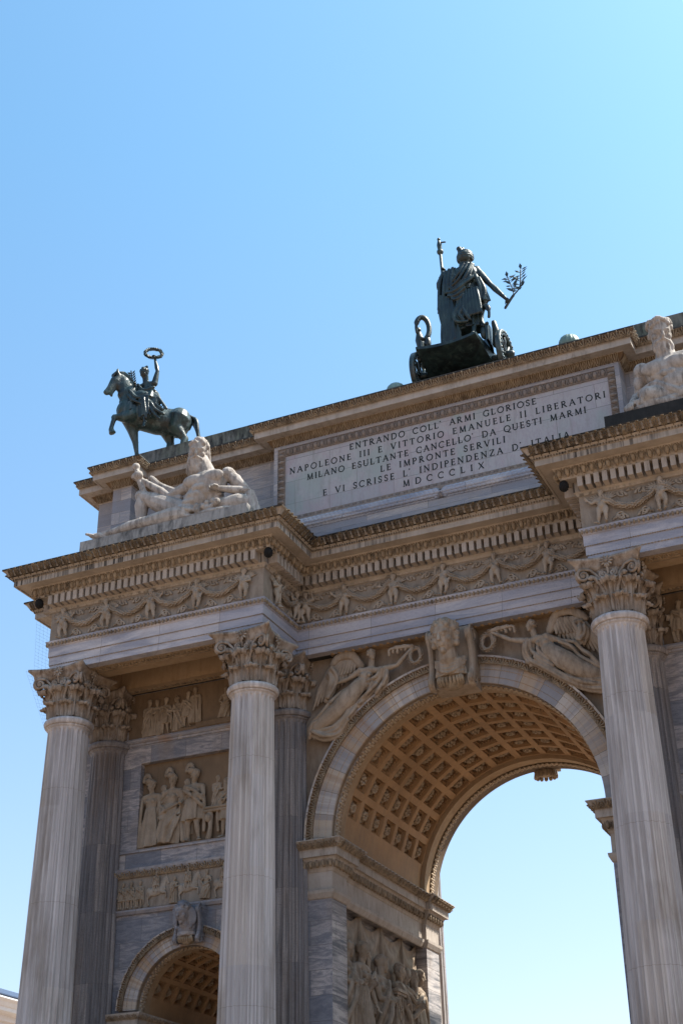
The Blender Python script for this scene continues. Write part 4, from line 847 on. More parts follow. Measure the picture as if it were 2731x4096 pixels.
# ------------------------------------------------------------------ draped figures for the reliefs
def draped(kind, seed=0):
    """standing relief figure 2.1 m tall, facing -y, feet at z=0"""
    u = .30; f = A((.25, -1, -.25)) if kind % 2 else A((-.3, -1, -.25)); P = []
    if kind == 3: f = A((.9, -.5, 0))
    P += head((.02*kind, -.12, 1.94), u*1.15, f, hair='short', beard=kind == 4); P.append(tube([(0, -.08, 1.62), (0, -.1, 1.82)], .085, 8))
    P += torso((-.27, -.08, 1.60), (.27, -.08, 1.60), (0, -.08, 1.0), u, (0, -1, 0), 1.0, kind in (0, 1))
    if kind == 0:     # long dress, arm down
        P += [skirt((0, -.08, 1.22), (.05, -.08, .02), .20, .34, (0, -1, 0), 7, .20, .3, n=64)]; P += arm((.27, -.08, 1.58), (.34, -.14, 1.25), (.42, -.22, .95), u, curl=.4)+arm((-.27, -.08, 1.58), (-.36, -.06, 1.25), (-.32, -.12, .95), u, curl=.4)
        P += folds([[(-.32, -.1, 1.6), (-.36, -.14, 1.0), (-.40, -.12, .1)], [(-.28, -.16, 1.5), (-.30, -.2, .9), (-.34, -.16, .05)]], .05)
    if kind == 1:     # hand on hip, swept skirt
        P += [skirt((0, -.08, 1.2), (-.12, -.1, .05), .22, .36, (0, -1, 0), 7, .21, .6, n=64, lean=(.06, -.05, 0))]; P += arm((-.27, -.08, 1.58), (-.46, -.08, 1.28), (-.25, -.2, 1.12), u, curl=.8)+arm((.27, -.08, 1.58), (.38, -.1, 1.3), (.40, -.24, 1.2), u, curl=.9)
        P += folds([[(.25, -.2, 1.2), (-.05, -.33, 1.02), (-.3, -.2, .95)], [(.3, -.22, 1.0), (.05, -.35, .6), (-.3, -.28, .2)], [(.35, -.2, .85), (.2, -.3, .4), (-.1, -.28, .08)]], .045)
    if kind in (2, 4):  # cloak and short tunic, bare legs
        P += [skirt((0, -.08, 1.25), (.02, -.08, .62), .24, .33, (0, -1, 0), 8, .16, .3, m=6, n=64)]; P += leg((-.12, -.08, .75), (-.13, -.14, .5), (-.12, -.08, .1), u, (-.3, -1, 0))+leg((.13, -.08, .75), (.16, -.14, .5), (.2, -.06, .1), u, (.5, -1, 0))
        P += folds([[(-.2, -.25, 1.6), (.1, -.32, 1.45), (.32, -.2, 1.2)], [(-.25, -.24, 1.5), (.05, -.34, 1.3), (.34, -.22, 1.0)], [(.3, -.1, 1.55), (.4, -.16, .9), (.38, -.1, .3)], [(-.28, -.1, 1.5), (-.36, -.12, .9), (-.30, -.12, .1)], [(-.2, -.05, 1.5), (-.28, -.05, .9), (-.22, -.05, .1)]], .06)
        P += arm((.27, -.08, 1.58), (.36, -.16, 1.3), (.2, -.3, 1.28), u, curl=.8)+arm((-.27, -.08, 1.58), (-.35, -.12, 1.28), (-.38, -.2, 1.0), u, curl=.4)
    if kind == 3:     # robed, in profile
        P += [skirt((0, -.06, 1.3), (0, -.06, .02), .25, .30, (0, -1, 0), 8, .19, .2, n=64)]; P += arm((.2, -.12, 1.55), (.3, -.24, 1.25), (.5, -.26, 1.3), u, curl=.7)+arm((-.27, -.08, 1.55), (-.25, -.2, 1.2), (.05, -.3, 1.2), u, curl=.7)
        P += folds([[(.2, -.2, 1.6), (-.1, -.3, 1.2), (-.3, -.14, .6)], [(.28, -.18, 1.4), (0, -.33, .9), (-.3, -.2, .3)]], .06)
    return sculpt(P, .02, 1, 'relief_figure')
DR = [draped(k) for k in range(5)]
def helmet(c, s=1.):
    m = MB(); c = A(c); m.add(*ell(c, (.16*s, .18*s, .14*s))); 
    for i in range(9):
        a = R(-35+i*27); q = A((math.sin(a)*.02, -.02, 0)); p = c+A((-.22*math.cos(R(95)+a*.9)*.9, 0, .15+.12*math.sin(a*.8+.4)))*s; m.add(*ell(p, (.07*s, .06*s, .08*s)))
    return m
def place_fig(k, parent, x, y, z, h, mir_=1, depth=1., mt='relief', rz=0):
    o = link('relief_figure', DR[k], M[mt], parent); s = h/2.12; o.location = (x, y, z); o.scale = (s*mir_, s*depth, s); o.rotation_euler = (0, 0, rz); return o
for s in (-1, 1):
    cx = s*7.92; m = MB(); m.box(cx-1.815, cx+1.815, YF+.18, YF+.30, 11.232, 13.758); m.box(cx-1.815, cx+1.815, YF-.03, YF+.18, 11.16, 11.245)
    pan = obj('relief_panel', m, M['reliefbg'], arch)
    if s > 0: continue
    for k, x, h, mr in ((0, -9.40, 1.98, 1), (1, -8.72, 2.05, 1), (2, -8.02, 2.1, 1), (4, -6.9, 1.7, -1), (3, -6.5, 1.9, -1)): place_fig(k, pan, x, YF+.19, 11.25, h, mr, .9)
    for x, z, hh in ((-7.32, 12.08, 1.02), (-9.08, 11.5, 1.55), (-8.30, 11.5, 1.62)): place_fig(3, pan, x, YF+.22, z, hh, 1, .6)
    # second rank of heads and busts, table, helmets with crests
    m = MB(); m.box(-7.62, -6.2, YF-.02, YF+.2, 12.02, 12.10); m.box(-7.60, -6.2, YF-.05, YF+.2, 12.10, 12.16)
    for x in (-7.45, -6.8): m.add(*tube([(x, YF+.08, 12.0), (x+.02, YF+.08, 11.6), (x-.03, YF+.08, 11.27)], [.1, .06, .09], 8))
    m.add(*ell((-7.48, YF+.02, 11.86), (.1, .1, .13))); obj('table', m, M['relief'], pan, True)
    for (x, z, sg) in ((-9.47, 13.18, 1), (-8.74, 13.26, 1), (-8.07, 13.30, 1)):
        m = MB(); m.add(*ell((x, YF+.06, z), (.13, .14, .11)))
        for i in range(8): a = R(10+i*24); m.add(*ell((x-.10-.12*math.cos(a)*.8, YF+.10, z+.02+.2*math.sin(a)), (.07, .05, .07), None, 8, 6))
        obj('helmet', m, M['relief'], pan, True)
    # upper relief between the capitals
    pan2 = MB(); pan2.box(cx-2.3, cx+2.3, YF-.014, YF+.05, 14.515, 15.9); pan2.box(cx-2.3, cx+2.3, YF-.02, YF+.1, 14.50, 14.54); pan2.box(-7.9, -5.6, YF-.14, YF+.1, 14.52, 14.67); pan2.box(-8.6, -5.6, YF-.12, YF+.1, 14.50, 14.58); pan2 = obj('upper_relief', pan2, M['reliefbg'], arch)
    for k, x, z, h, mr in ((3, -9.55, 14.5, 1.16, 1), (0, -9.27, 14.5, 1.12, -1), (2, -8.98, 14.5, 1.14, 1), (3, -8.58, 14.52, 1.1, -1), (4, -8.26, 14.60, 1.1, 1), (0, -8.0, 14.68, 1.1, -1), (1, -7.0, 14.67, .95, 1)): place_fig(k, pan2, x, YF-.01, z, h, mr, .8)
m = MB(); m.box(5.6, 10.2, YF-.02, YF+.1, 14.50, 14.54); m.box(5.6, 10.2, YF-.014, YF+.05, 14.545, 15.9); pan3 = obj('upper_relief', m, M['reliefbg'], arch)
for k, x, h, mr in ((4, 6.05, 1.16, 1), (3, 6.4, 1.12, -1), (2, 6.8, 1.15, 1), (0, 7.2, 1.1, 1)): place_fig(k, pan3, x, YF-.01, 14.5, h, mr, .8)
# ------------------------------------------------------------------ horse
def horse(pose=0):
    """facing -x, near side -y, hooves at z=0; about 2.7 m to the ears"""
    P = []; B = lambda *a: A(a, float)
    P += [tube([(-.72, 0, 1.80), (-.3, 0, 1.68), (.3, 0, 1.56), (.9, 0, 1.58), (1.12, 0, 1.62)], [.44, .52, .51, .50, .40], 18, sq=((0, 1, 0), .86))]
    P += [ell((1.03, s*.19, 1.60), (.40, .26, .50), None, 14, 10) for s in (-1, 1)]+[ell((-.66, s*.18, 1.72), (.32, .22, .44), None, 14, 10) for s in (-1, 1)]+[ell((-.84, 0, 1.88), (.27, .32, .36))]
    P += [tube(spline([(-.55, 0, 2.02), (-.70, 0, 2.40), (-.90, 0, 2.78), (-1.08, -.02, 3.08)], 4), [.50]*2+[.46]*2+[.40]*3+[.33]*3+[.27]*2+[.22], 16, sq=((0, 1, 0), .6))]
    P += [tube([(-1.12, -.02, 3.12), (-1.22, -.03, 2.94), (-1.40, -.05, 2.62), (-1.52, -.06, 2.42)], [.18, .225, .14, .11], 14, sq=((0, 1, 0), .75)), ell((-1.13, -.03, 2.82), (.18, .14, .2)), ell((-1.54, -.06, 2.43), (.10, .09, .10))]
    P += [tube([(-1.27, -.04, 2.64), (-1.36, -.05, 2.40), (-1.35, -.05, 2.32)], [.08, .06, .05], 8)]
    P += [tube([(-1.18, s*.1-.02, 3.20), (-1.22, s*.11-.02, 3.36), (-1.20, s*.11-.02, 3.44)], [.065, .05, .02], 8) for s in (-1, 1)]
    P += [ell((-1.28, s*.13-.03, 2.92), (.06, .045, .045)) for s in (-1, 1)]+[ell((-1.60, s*.05-.06, 2.46), .035) for s in (-1, 1)]
    P += [tube([(-1.34, s*.10-.05, 2.84), (-1.44, s*.08-.06, 2.56)], .035, 6) for s in (-1, 1)]
    def fl(a, b, c, d, e): return [tube([a, b, c, d, e], [.26, .20, .11, .078, .09], 10), ell(c, .12, None, 8, 6), ell(e, .10, None, 8, 6), tube([e, A(e)+A(hd)], [.085, .135], 10, False)]
    hd = A((-.06, 0, -.15)); P += fl((-.62, .2, 1.5), (-.52, .2, 1.2), (-.40, .2, .72), (-.33, .2, .3), (-.30, .2, .15))
    hd = A((.06, 0, -.15)); P += fl((-.60, -.2, 1.55), (-.86, -.2, 1.40), (-1.20, -.2, 1.36), (-1.27, -.2, 1.0), (-1.28, -.2, .86))
    for y, dx in ((-.22, 0), (.2, -.42)):
        P += [tube([(1.0+dx*.3, y, 1.62), (.88+dx*.5, y, 1.22), (1.22+dx, y, .84), (1.12+dx, y, .36), (1.06+dx, y, .15)], [.40, .27, .13, .09, .095], 12), ell((1.25+dx, y, .84), (.12, .095, .15)), ell((1.06+dx, y, .16), .1, None, 8, 6), tube([(1.06+dx, y, .15), (.99+dx, y, .0)], [.09, .14], 10, False)]
    return P
HORSE = sculpt(horse(), .032, 2, 'horse')
# small cavalcade frieze over the side arch
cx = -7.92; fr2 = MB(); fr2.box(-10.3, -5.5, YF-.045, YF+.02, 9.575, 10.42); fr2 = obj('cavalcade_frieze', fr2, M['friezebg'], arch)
for x, mr in ((-8.95, -1), (-7.95, -1), (-6.85, -1)):
    o = link('relief_horse', HORSE, M['frieze'], fr2); o.location = (x, YF-.05, 9.60); o.scale = (mr*.235, .16, .235)
    place_fig(4, fr2, x-.02, YF-.09, 9.95, .56, 1, .9, 'frieze')
for k, x in ((2, -10.05), (4, -9.8), (2, -9.5), (3, -8.42), (1, -7.4), (3, -6.4)): place_fig(k, fr2, x, YF-.05, 9.58, .74 if k != 1 else .8, 1, .9, 'frieze')
# ------------------------------------------------------------------ relief of the passage: curtain and figures on the inner side of the left pier
XP = -4.12
m = MB()
hooks = [1.85, 3.29, 4.75, 6.27, 7.45]
for a, b in zip(hooks[:-1], hooks[1:]):
    V = []; na, nb = 26, 24
    for j in range(nb):
        q = j/(nb-1)
        for i in range(na):
            t = i/(na-1); sag = 4*t*(1-t); z = 9.33-.30*sag*(1-.4*q)-q*(2.3+.15*sag)
            bump = .09+.05*math.sin(q*26-3.2*sag)*sag*(1-q*.6)+.06*(1-sag)**3*math.cos(t*60)
            V.append((XP+bump, a+(b-a)*t, z))
    m.add(V, [(j*na+i, j*na+i+1, (j+1)*na+i+1, (j+1)*na+i) for j in range(nb-1) for i in range(na-1)])
    m.add(*tube([(XP+.1, a, 9.33), (XP+.1, a+.02, 8.6), (XP+.08, a, 7.4)], [.05, .09, .06], 8)); m.add(*ell((XP+.12, a, 9.33), .06))
cur = obj('curtain_relief', m, M['relief'], PIER, True)
for k, y, h, mr, dx in ((3, 2.15, 2.5, 1, .05), (0, 3.02, 2.75, 1, .1), (4, 3.55, 2.35, -1, .0), (3, 4.25, 2.8, 1, .1), (3, 5.62, 2.55, -1, .12), (1, 5.95, 2.3, 1, 0), (2, 6.25, 2.4, 1, .02), (4, 6.72, 2.6, -1, .08), (0, 7.2, 2.5, -1, .08)):
    o = place_fig(k, PIER, XP+.05+dx, y, 8.42-h+.1*(k == 0), h, mr, 1.0, 'relief', PI/2)
m = MB(); m.box(XP, XP+.5, 4.85, 5.35, 5.4, 7.45); m.box(XP, XP+.56, 4.78, 5.42, 7.45, 7.52); m.box(XP, XP+.6, 4.74, 5.46, 7.52, 7.6); m.box(XP+.495, XP+.52, 4.92, 5.28, 5.6, 7.35)
for i in range(5):
    z = 5.8+i*.32
    for s in (-1, 1): m.add(*tube([(XP+.53, 5.1+s*(.03+.1*math.sin(t)), z+.3*t/PI) for t in np.linspace(0, PI, 7)], .02, 5))
obj('altar', m, M['relief'], PIER)
# ------------------------------------------------------------------ keystones
def console(cx, y0, zt, zb, w, name, mt, veil, sc):
    m = MB(); H_ = zt-zb; yt, rb_ = y0+.16*sc, .20*sc
    for s in (-1, 1):
        sp_ = lambda c, r, n=24, tn=1.6, d=1: [A((cx+s*w, c[0]+r*(1-.8*i/(n-1))*math.cos(d*tn*2*PI*i/(n-1)+PI*.5), c[1]+r*(1-.8*i/(n-1))*math.sin(d*tn*2*PI*i/(n-1)+PI*.5))) for i in range(n)]
        c1, c2 = (yt+.12*sc, zt-.30*sc), (y0+.30*sc, zb+.24*sc)
        for c, r in ((c1, .27*sc), (c2, .22*sc)):
            m.add(*tube([(cx+s*(w-.09*sc), *c), (cx+s*(w+.03*sc), *c)], r*.92, 20, False)); m.add(*tube([p+A((s*.045*sc, 0, 0)) for p in sp_(c, r)], .035*sc, 6))
        m.add(*tube(spline([(cx+s*w, c1[0]-.12*sc, c1[1]), (cx+s*w, c1[0]+.02*sc, c1[1]-.45*sc), (cx+s*w, c2[0]+.0*sc, c2[1]+.3*sc), (cx+s*w, c2[0]-.12*sc, c2[1])], 6), .15*sc, 10, sq=((1, 0, 0), .62)))
        m.box(*sorted((cx+s*(w-.08*sc), cx+s*(w+.04*sc))), yt+.12*sc, YF+.1, zb+.35*sc, zt-.05)
    m.box(cx-w, cx+w, yt+.14*sc, YF+.1, zb+.1, zt-.02); con = obj('keystone', m, M[mt], arch, False)
    u = .86*sc; hc = A((cx-.02, y0-.14*sc, zt-.44*sc)); P = head(hc, u, (-.16, -1, -.34), hair='short')
    P += [tube([hc+A((0, .12*sc, -.2*sc)), (cx, y0+.06*sc, zb+.78*sc)], [.23*sc, .26*sc], 12), ell((cx, y0+.16*sc, zb+.72*sc), (.46*sc, .22*sc, .18*sc)), skirt((cx, y0+.14*sc, zb+.80*sc), (cx, y0+.20*sc, zb+.36*sc), .36*sc, .42*sc, (0, -1, 0), 7, .07, .6, n=60, m=6, dep=.55)]
    if not veil:
        for i in range(20): a = 2*PI*i/20; P.append(tube([hc+A((.30*math.cos(a), .34*math.sin(a)+.06, .17))*sc, hc+A((.32*math.cos(a), .36*math.sin(a)+.10, .36+.03*(i % 2)))*sc], [.045*sc, .055*sc], 6))
        P += [tube([hc+A((.32*math.cos(a), .36*math.sin(a)+.04, .16))*sc for a in np.linspace(0, 2*PI, 20)], .035*sc, 6)]
        P += [ell(hc+A((s*.31*sc, .05, z*sc)), .10*sc, None, 7, 5) for s in (-1, 1) for z in (.08, -.06, -.2)]
    else:
        for s in (-1, 1):
            for i in range(4): P.append(tube(spline([hc+A((s*.12, .05, .40))*sc, hc+A((s*(.33+.05*i), .04+.04*i, .05))*sc, hc+A((s*(.33+.06*i), .06+.04*i, -.35))*sc, hc+A((s*(.36-.02*i), .1, -.62))*sc], 4), .06*sc, 7))
        P += [tube([hc+A((.34*math.cos(a), -.30*math.sin(a)+.08, .22))*sc for a in np.linspace(0, PI, 12)], .06*sc, 6)]
    P += folds([[(cx+s*.4*sc, y0+.12*sc, zb+.82*sc-i*.06*sc), (cx+s*.1*sc, y0-.06*sc, zb+.66*sc-i*.09*sc), (cx-s*.36*sc, y0+.1*sc, zb+.72*sc-i*.1*sc)] for s in (-1, 1) for i in range(4)], .04*sc)
    link('bust', sculpt(P, .018, 1, 'bust'), M[mt], con)
    m = MB()
    for i in range(9):
        a = R(-70+i*17.5); m.add(*tube(spline([(cx+.10*sc*math.sin(a), y0+.26*sc, zb+.42*sc), (cx+.30*sc*math.sin(a), y0+.10*sc, zb+.33*sc), (cx+.36*sc*math.sin(a), y0+.06*sc, zb+.22*sc), (cx+.34*sc*math.sin(a), y0+.16*sc, zb+.12*sc)], 4), .045*sc, 7))
    m.add(*ell((cx, y0+.3*sc, zb+.2*sc), (.34*sc, .2*sc, .2*sc))); obj('acanthus_leaf', m, M['gold'], con, True)
console(.10, .02, 15.88, 14.08, .56, 'keystone', 'victory', False, 1.0)
console(-7.76, .34, 9.42, 8.36, .35, 'keystone', 'wall', True, .62)
m = MB(); m.add(*ell((0, 8.78, 14.44), (.34, .28, .16)))
for i in range(14): a = 2*PI*i/14; m.add(*tube([(.1*math.cos(a), 8.8+.1*math.sin(a), 14.5), (.32*math.cos(a), 8.77+.25*math.sin(a), 14.40), (.33*math.cos(a), 8.77+.25*math.sin(a), 14.28)], .065, 6))
m.box(-.4, .4, 8.62, 9.1, 14.5, 15.9); obj('keystone', m, M['rosette'], arch, True)
# ------------------------------------------------------------------ statues
def mv(p, dy=0): return A(p, float)+A((0, dy, 0))
# river gods on their plinths
def god(side):
    u = .62; X = lambda *a: A(a, float); P = []
    if side < 0:
        f = (.30, -1, -.52); hc = X(-7.16, -1.02, 22.58); P += head(hc, u*1.26, f, (.12, 0, 1), hair='long', beard=True)
        shl, shr, hip = X(-7.60, -.70, 21.66), X(-6.18, -.80, 21.62), X(-7.42, -.80, 20.74)
        P += torso(shl, shr, hip+X(.12, 0, 0), u, (-.1, -1, .1), 1.06); P.append(tube([(-6.9, -.85, 21.75), (-7.12, -.9, 22.4)], [.30, .2], 12))
        P += [ell((-6.87, -.90, 21.38), (.66, .40, .52)), ell((-7.18, -.98, 20.98), (.40, .30, .38)), ell((-6.62, -.85, 21.0), (.26, .28, .5))]
        P += [ell((-7.20, -1.19, 21.50), (.36, .13, .20)), ell((-6.54, -1.17, 21.52), (.36, .13, .20)), ell((-6.22, -.84, 21.66), (.23, .22, .23)), ell((-7.58, -.75, 21.62), (.22, .22, .23)), ell((-5.95, -.78, 21.36), (.17, .19, .26))]
        P += [ell((-6.98-.17*j+.20*k, -1.25+.02*j, 21.22-.20*j), (.12, .08, .095), None, 8, 6) for j in range(4) for k in (-.5, .5)]+[ell((-6.45+.02*j, -1.0, 21.2-.13*j), (.10, .07, .05), None, 7, 5) for j in range(3)]
        el, ha = X(-8.28, -.76, 21.46), X(-9.30, -.78, 22.28); P += arm(shl, el, ha, u, 1.0, curl=1.3, nor=(-.3, -.9, .2))
        P += [tube([(-9.44, -.86, 22.70), (-9.36, -.84, 22.3), (-9.14, -.78, 21.75)], [.08, .08, .11], 10), ell((-9.46, -.86, 22.74), .13), ell((-9.34, -.90, 22.38), (.17, .14, .14))]
        P += folds([[(-9.2, -.62, 22.25), (-8.9, -.6, 21.95), (-8.3, -.7, 21.45), (-7.9, -.75, 21.3)], [(-9.0, -.66, 22.3), (-8.7, -.62, 22.0), (-8.1, -.7, 21.6)], [(-8.95, -.6, 21.8), (-8.6, -.6, 21.6), (-8.1, -.7, 21.35)]], .11, 8)
        P += arm(shr, X(-5.58, -.70, 20.98), X(-6.32, -1.12, 21.06), u, 1.08, curl=1.0, nor=(0, -.4, -1))
        P += leg(X(-7.65, -.70, 20.72), X(-9.26, -.72, 21.70), X(-9.22, -.75, 20.52), u, (-1, -.3, 0), 1.28)
        P += leg(X(-7.6, -1.12, 20.42), X(-8.92, -1.16, 20.46), X(-10.22, -1.16, 20.38), u, (-1, -.1, .45), 1.15)
        P += [ell((-7.5, -.95, 20.58), (.5, .36, .30))]
        P += folds([[(-8.4, -1.1, 20.32), (-7.9, -1.28, 20.52), (-7.3, -1.22, 20.4)], [(-8.2, -1.18, 20.4), (-7.7, -1.34, 20.6), (-7.1, -1.24, 20.45)]], .06)
        P += [tube([(-6.40, -1.0, 20.58), (-5.85, -.85, 20.58), (-5.55, -.7, 20.55)], [.20, .29, .28], 16)]
        P += [skirt((-5.50, -.8, 20.90), (-5.32, -.86, 20.05), .14, .25, (0, -1, 0), 6, .18, .3, n=48, m=8)]
        P += [ell((-7.6, -1.1, 20.3), (.6, .25, .12)), ell((-6.6, -1.0, 20.3), (.9, .3, .15))]
        for i in range(16): P.append(ell((-7.25+.9*rng.random()*1., -1.1-.15*rng.random(), 20.42+.25*rng.random()), .07+.05*rng.random(), None, 7, 5))
    else:
        f = (.42, -1, -.52); hc = X(6.90, -1.0, 22.54); P += head(hc, u*1.34, f, (-.05, 0, 1), hair='short', beard=True)
        shl, shr, hip = X(6.30, -.82, 21.60), X(7.62, -.90, 21.75), X(7.25, -.80, 20.6)
        P += torso(shl, shr, hip, u, (.05, -1, .1), 1.08); P.append(tube([(6.95, -.85, 21.8), (6.95, -.9, 22.4)], [.30, .2], 12))
        P += [ell((6.95, -.88, 21.4), (.62, .38, .50)), ell((7.2, -1.0, 20.95), (.46, .30, .42)), ell((6.64, -1.15, 21.46), (.36, .12, .22)), ell((7.28, -1.17, 21.5), (.36, .12, .22)), ell((6.28, -.85, 21.62), (.25, .24, .26)), ell((6.17, -.8, 21.3), (.18, .2, .26))]
        P += [ell((7.0+.06*j+.22*k, -1.22+.02*j, 21.2-.20*j), (.115, .07, .09), None, 8, 6) for j in range(4) for k in (-.5, .5)]+[ell((6.62+.03*j, -1.08, 21.2-.13*j), (.11, .08, .05), None, 7, 5) for j in range(3)]
        P += arm(shl, X(6.08, -.72, 20.98), X(5.96, -1.12, 20.58), u, 1.1, curl=.7, nor=(0, 0, -1))
        P += arm(shr, X(8.4, -.8, 21.5), X(9.3, -.9, 21.9), u, 1.05, curl=1.0)
        P += [tube([(6.95, -.80, 20.55), (6.45, -1.15, 20.62)], [.38, .30], 18)]
        P += folds([[(5.8, -1.1, 20.45), (6.1, -1.2, 20.5), (6.6, -1.25, 20.35), (7.1, -1.2, 20.4)], [(6.2, -1.0, 20.9), (6.6, -1.1, 21.0), (7.0, -1.2, 20.7), (7.4, -1.2, 20.4)], [(5.75, -1.0, 20.35), (6.2, -1.2, 20.3), (7.0, -1.25, 20.3)]], .1)
        P += leg(X(7.5, -.7, 20.7), X(9.1, -.75, 21.5), X(9.2, -.8, 20.5), u, (1, -.2, 0), 1.1)+leg(X(7.6, -1.1, 20.45), X(8.95, -1.15, 20.5), X(10.2, -1.15, 20.4), u, (1, -.1, .4), 1.05)
        P += [ell((7.6, -1.0, 20.5), (.7, .35, .3)), ell((6.7, -1.0, 20.3), (.95, .3, .14))]
        for i in range(30):
            a = 2*PI*i/30; P.append(ell(hc+A((.30*math.cos(a), .34*math.sin(a), .30+.03*math.sin(i*5))), .075, None, 7, 5))
    return sculpt(P, .02, 1, 'river_god', .4)
def nogod(P): return P
for side in (-1, 1):
    t = thing('river_god_statue', (side*7.6, -.85, 20.18), 'pale marble bearded river god with bent knee reclining below the bronze rider' if side < 0 else
              'marble river god with curly wreath cut off by the right edge', 'statue', 'river gods reclining on the cornice')
    link('body', god(side), M['statue'], t)
    m = MB(); m.box(*sorted((side*5.24, side*10.9)), -1.42, -.25, 18.9, 20.17); m.box(*sorted((side*5.2, side*10.95)), -1.46, -.2, 18.9, 19.2)
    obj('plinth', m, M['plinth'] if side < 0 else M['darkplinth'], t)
    m = MB()
    if side > 0:
        m.add(*tube([(6.40, -1.17, 20.63), (6.34, -1.22, 20.63)], [.23, .215], 18, False)); obj('urn_mouth', m, M['darkplinth'], t, True)
# ---- equestrian bronze
t = thing('equestrian_statue', (-10.7, 1.85, 24.72), 'green black bronze horse raising a foreleg, ridden side-saddle by a woman lifting a wreath', 'statue')
h = link('horse', HORSE, M['patina'], t); h.data = HORSE.copy(); h.data.materials.clear(); h.data.materials.append(M['patina'])
hs = .98; HL = A((-10.70, 1.60, 24.70)); h.location = HL; h.scale = (hs,)*3; h.rotation_euler = (0, 0, R(39)); RZ = A(Matrix.Rotation(R(39), 3, 'Z'))
m = MB(); W = lambda x, y, z: HL+RZ@A((x, y, z))*hs
for i in range(9):
    q = (i-4)*.03; m.add(*tube(spline([W(1.36, q, 1.86), W(1.54, q*1.2, 1.76), W(1.66+q*.3, q*1.8, 1.55), W(1.74+q*.6, q*1.8, 1.15), W(1.88+q*.8, q*1.4, .75)], 5), [.05]*5+[.07]*10+[.05]*5+[.02], 7))
obj('tail', m, M['bronze'], h, True)
m = MB()
mc = spline([(-1.14, 0, 3.36), (-.98, 0, 3.36), (-.76, 0, 3.16), (-.56, 0, 2.86), (-.36, 0, 2.52)], 7)
for i, c in enumerate(mc):
    d = nrm(A((.9, 0, .55-.02*i))); m.add(*tube([W(*(c-d*.10)), W(*(c+d*.05))], [.055, .03], 6))
for i in range(6): m.add(*tube(spline([W(-1.16, -.05, 3.30), W(-1.26-.02*i, -.12+.04*i, 3.28), W(-1.32, -.12+.04*i, 3.14)], 3), .035, 6))
obj('mane', m, M['bronze'], h, True)
u = .32; X = lambda *a: A(a, float)
P = head(X(-10.73, 1.16, 27.88), u*1.2, (-.35, -1, -.4), hair='short', fem=True)+[ell((-10.74+.08*i, 1.18, 28.12+.02*(i % 2)), .055) for i in (-1, 0, 1)]
shl, shr = X(-10.95, 1.25, 27.42), X(-10.38, 1.30, 27.45); P += torso(shl, shr, X(-10.42, 1.30, 26.6), u, (-.15, -1, 0), 1.05, True); P.append(tube([(-10.68, 1.25, 27.4), (-10.72, 1.22, 27.8)], .11, 10))
P += arm(shr, X(-10.28, 1.28, 27.92), X(-10.42, 1.30, 28.44), u, 1.12, curl=.9); P += arm(shl, X(-11.08, 1.1, 27.05), X(-10.95, .95, 27.25), u, 1.05, curl=.9)
P += leg(X(-10.55, 1.2, 26.62), X(-11.0, .85, 26.88), X(-10.86, .82, 26.35), u, (-.2, -.8, -.5), 1.1)+leg(X(-10.35, 1.2, 26.55), X(-10.48, .80, 26.52), X(-10.38, .85, 25.66), u, (.0, -.6, -.8), 1.1)
rider = link('rider', sculpt(P, .02, 1, 'rider'), M['bronze'], t)
P = [skirt((-10.46, 1.2, 27.02), (-10.42, 1.08, 26.5), .25, .46, (0, -1, 0), 8, .10, .3, dep=.7, m=6), ell((-10.68, .98, 26.78), (.36, .22, .20)), ell((-10.44, .95, 26.55), (.25, .22, .22))]
P += [skirt((-10.98, .88, 26.95), (-10.88, .86, 26.5), .20, .22, (0, -1, 0), 7, .12, .3, m=5), skirt((-10.46, .86, 26.65), (-10.40, .9, 25.85), .22, .22, (0, -1, 0), 7, .14, .3, m=7)]
P += folds([[(-11.0, .75, 27.0), (-10.7, .75, 26.65), (-10.35, .78, 26.6)], [(-11.05, .72, 26.8), (-10.75, .72, 26.5), (-10.5, .75, 26.35)], [(-10.3, .9, 26.7), (-10.05, .95, 26.3), (-9.8, 1.0, 26.05)], [(-10.28, .85, 26.5), (-10.05, .9, 26.1), (-9.75, .98, 25.85)], [(-10.3, .85, 26.3), (-10.1, .88, 25.95), (-9.9, .95, 25.7)],
            [(-10.22, 1.0, 26.8), (-9.95, 1.02, 26.5), (-9.7, 1.05, 26.1)], [(-10.4, .72, 26.5), (-10.34, .74, 26.1), (-10.3, .8, 25.75)], [(-10.85, 1.0, 27.35), (-10.6, .98, 27.05), (-10.25, 1.05, 27.1)], [(-10.8, 1.0, 27.1), (-10.5, .98, 26.9), (-10.2, 1.05, 26.95)]], .055, 7)
P += [ell((-10.32, 1.0, 26.4), (.34, .16, .42)), ell((-10.75, .95, 26.75), (.34, .2, .28))]
for i in range(7): P.append(tube([(-10.3-.0*i, 1.0, 26.2-.03*i), (-9.95, 1.02, 25.95+.04*i)], .09, 7))
link('drapery', sculpt(P, .02, 0, 'drapery'), M['bronze'], rider)
m = MB(); c = X(-10.48, 1.28, 28.72)
m = leafy([c+A((.85, .53, 0))*.27*math.cos(a)+A((-.12, .15, 1))*.20*math.sin(a) for a in np.linspace(0, 2*PI, 33)], .05, .12, 5, 4, .06); obj('wreath', m, M['bronze'], rider)
m = MB()
for i in range(8):
    for s in (-1, 1):
        p = X(-11.02-.02*i, 1.05, 27.2+.1*i); m.add(*petal(p, p+A((s*.16-.04, 0, .14)), .09, .03))
m.add(*tube([(-10.98, 1.05, 27.0), (-11.2, 1.05, 28.05)], .025, 6)); obj('palm_branch', m, M['bronze'], rider)
rider.location = (-.13, .2, .156)
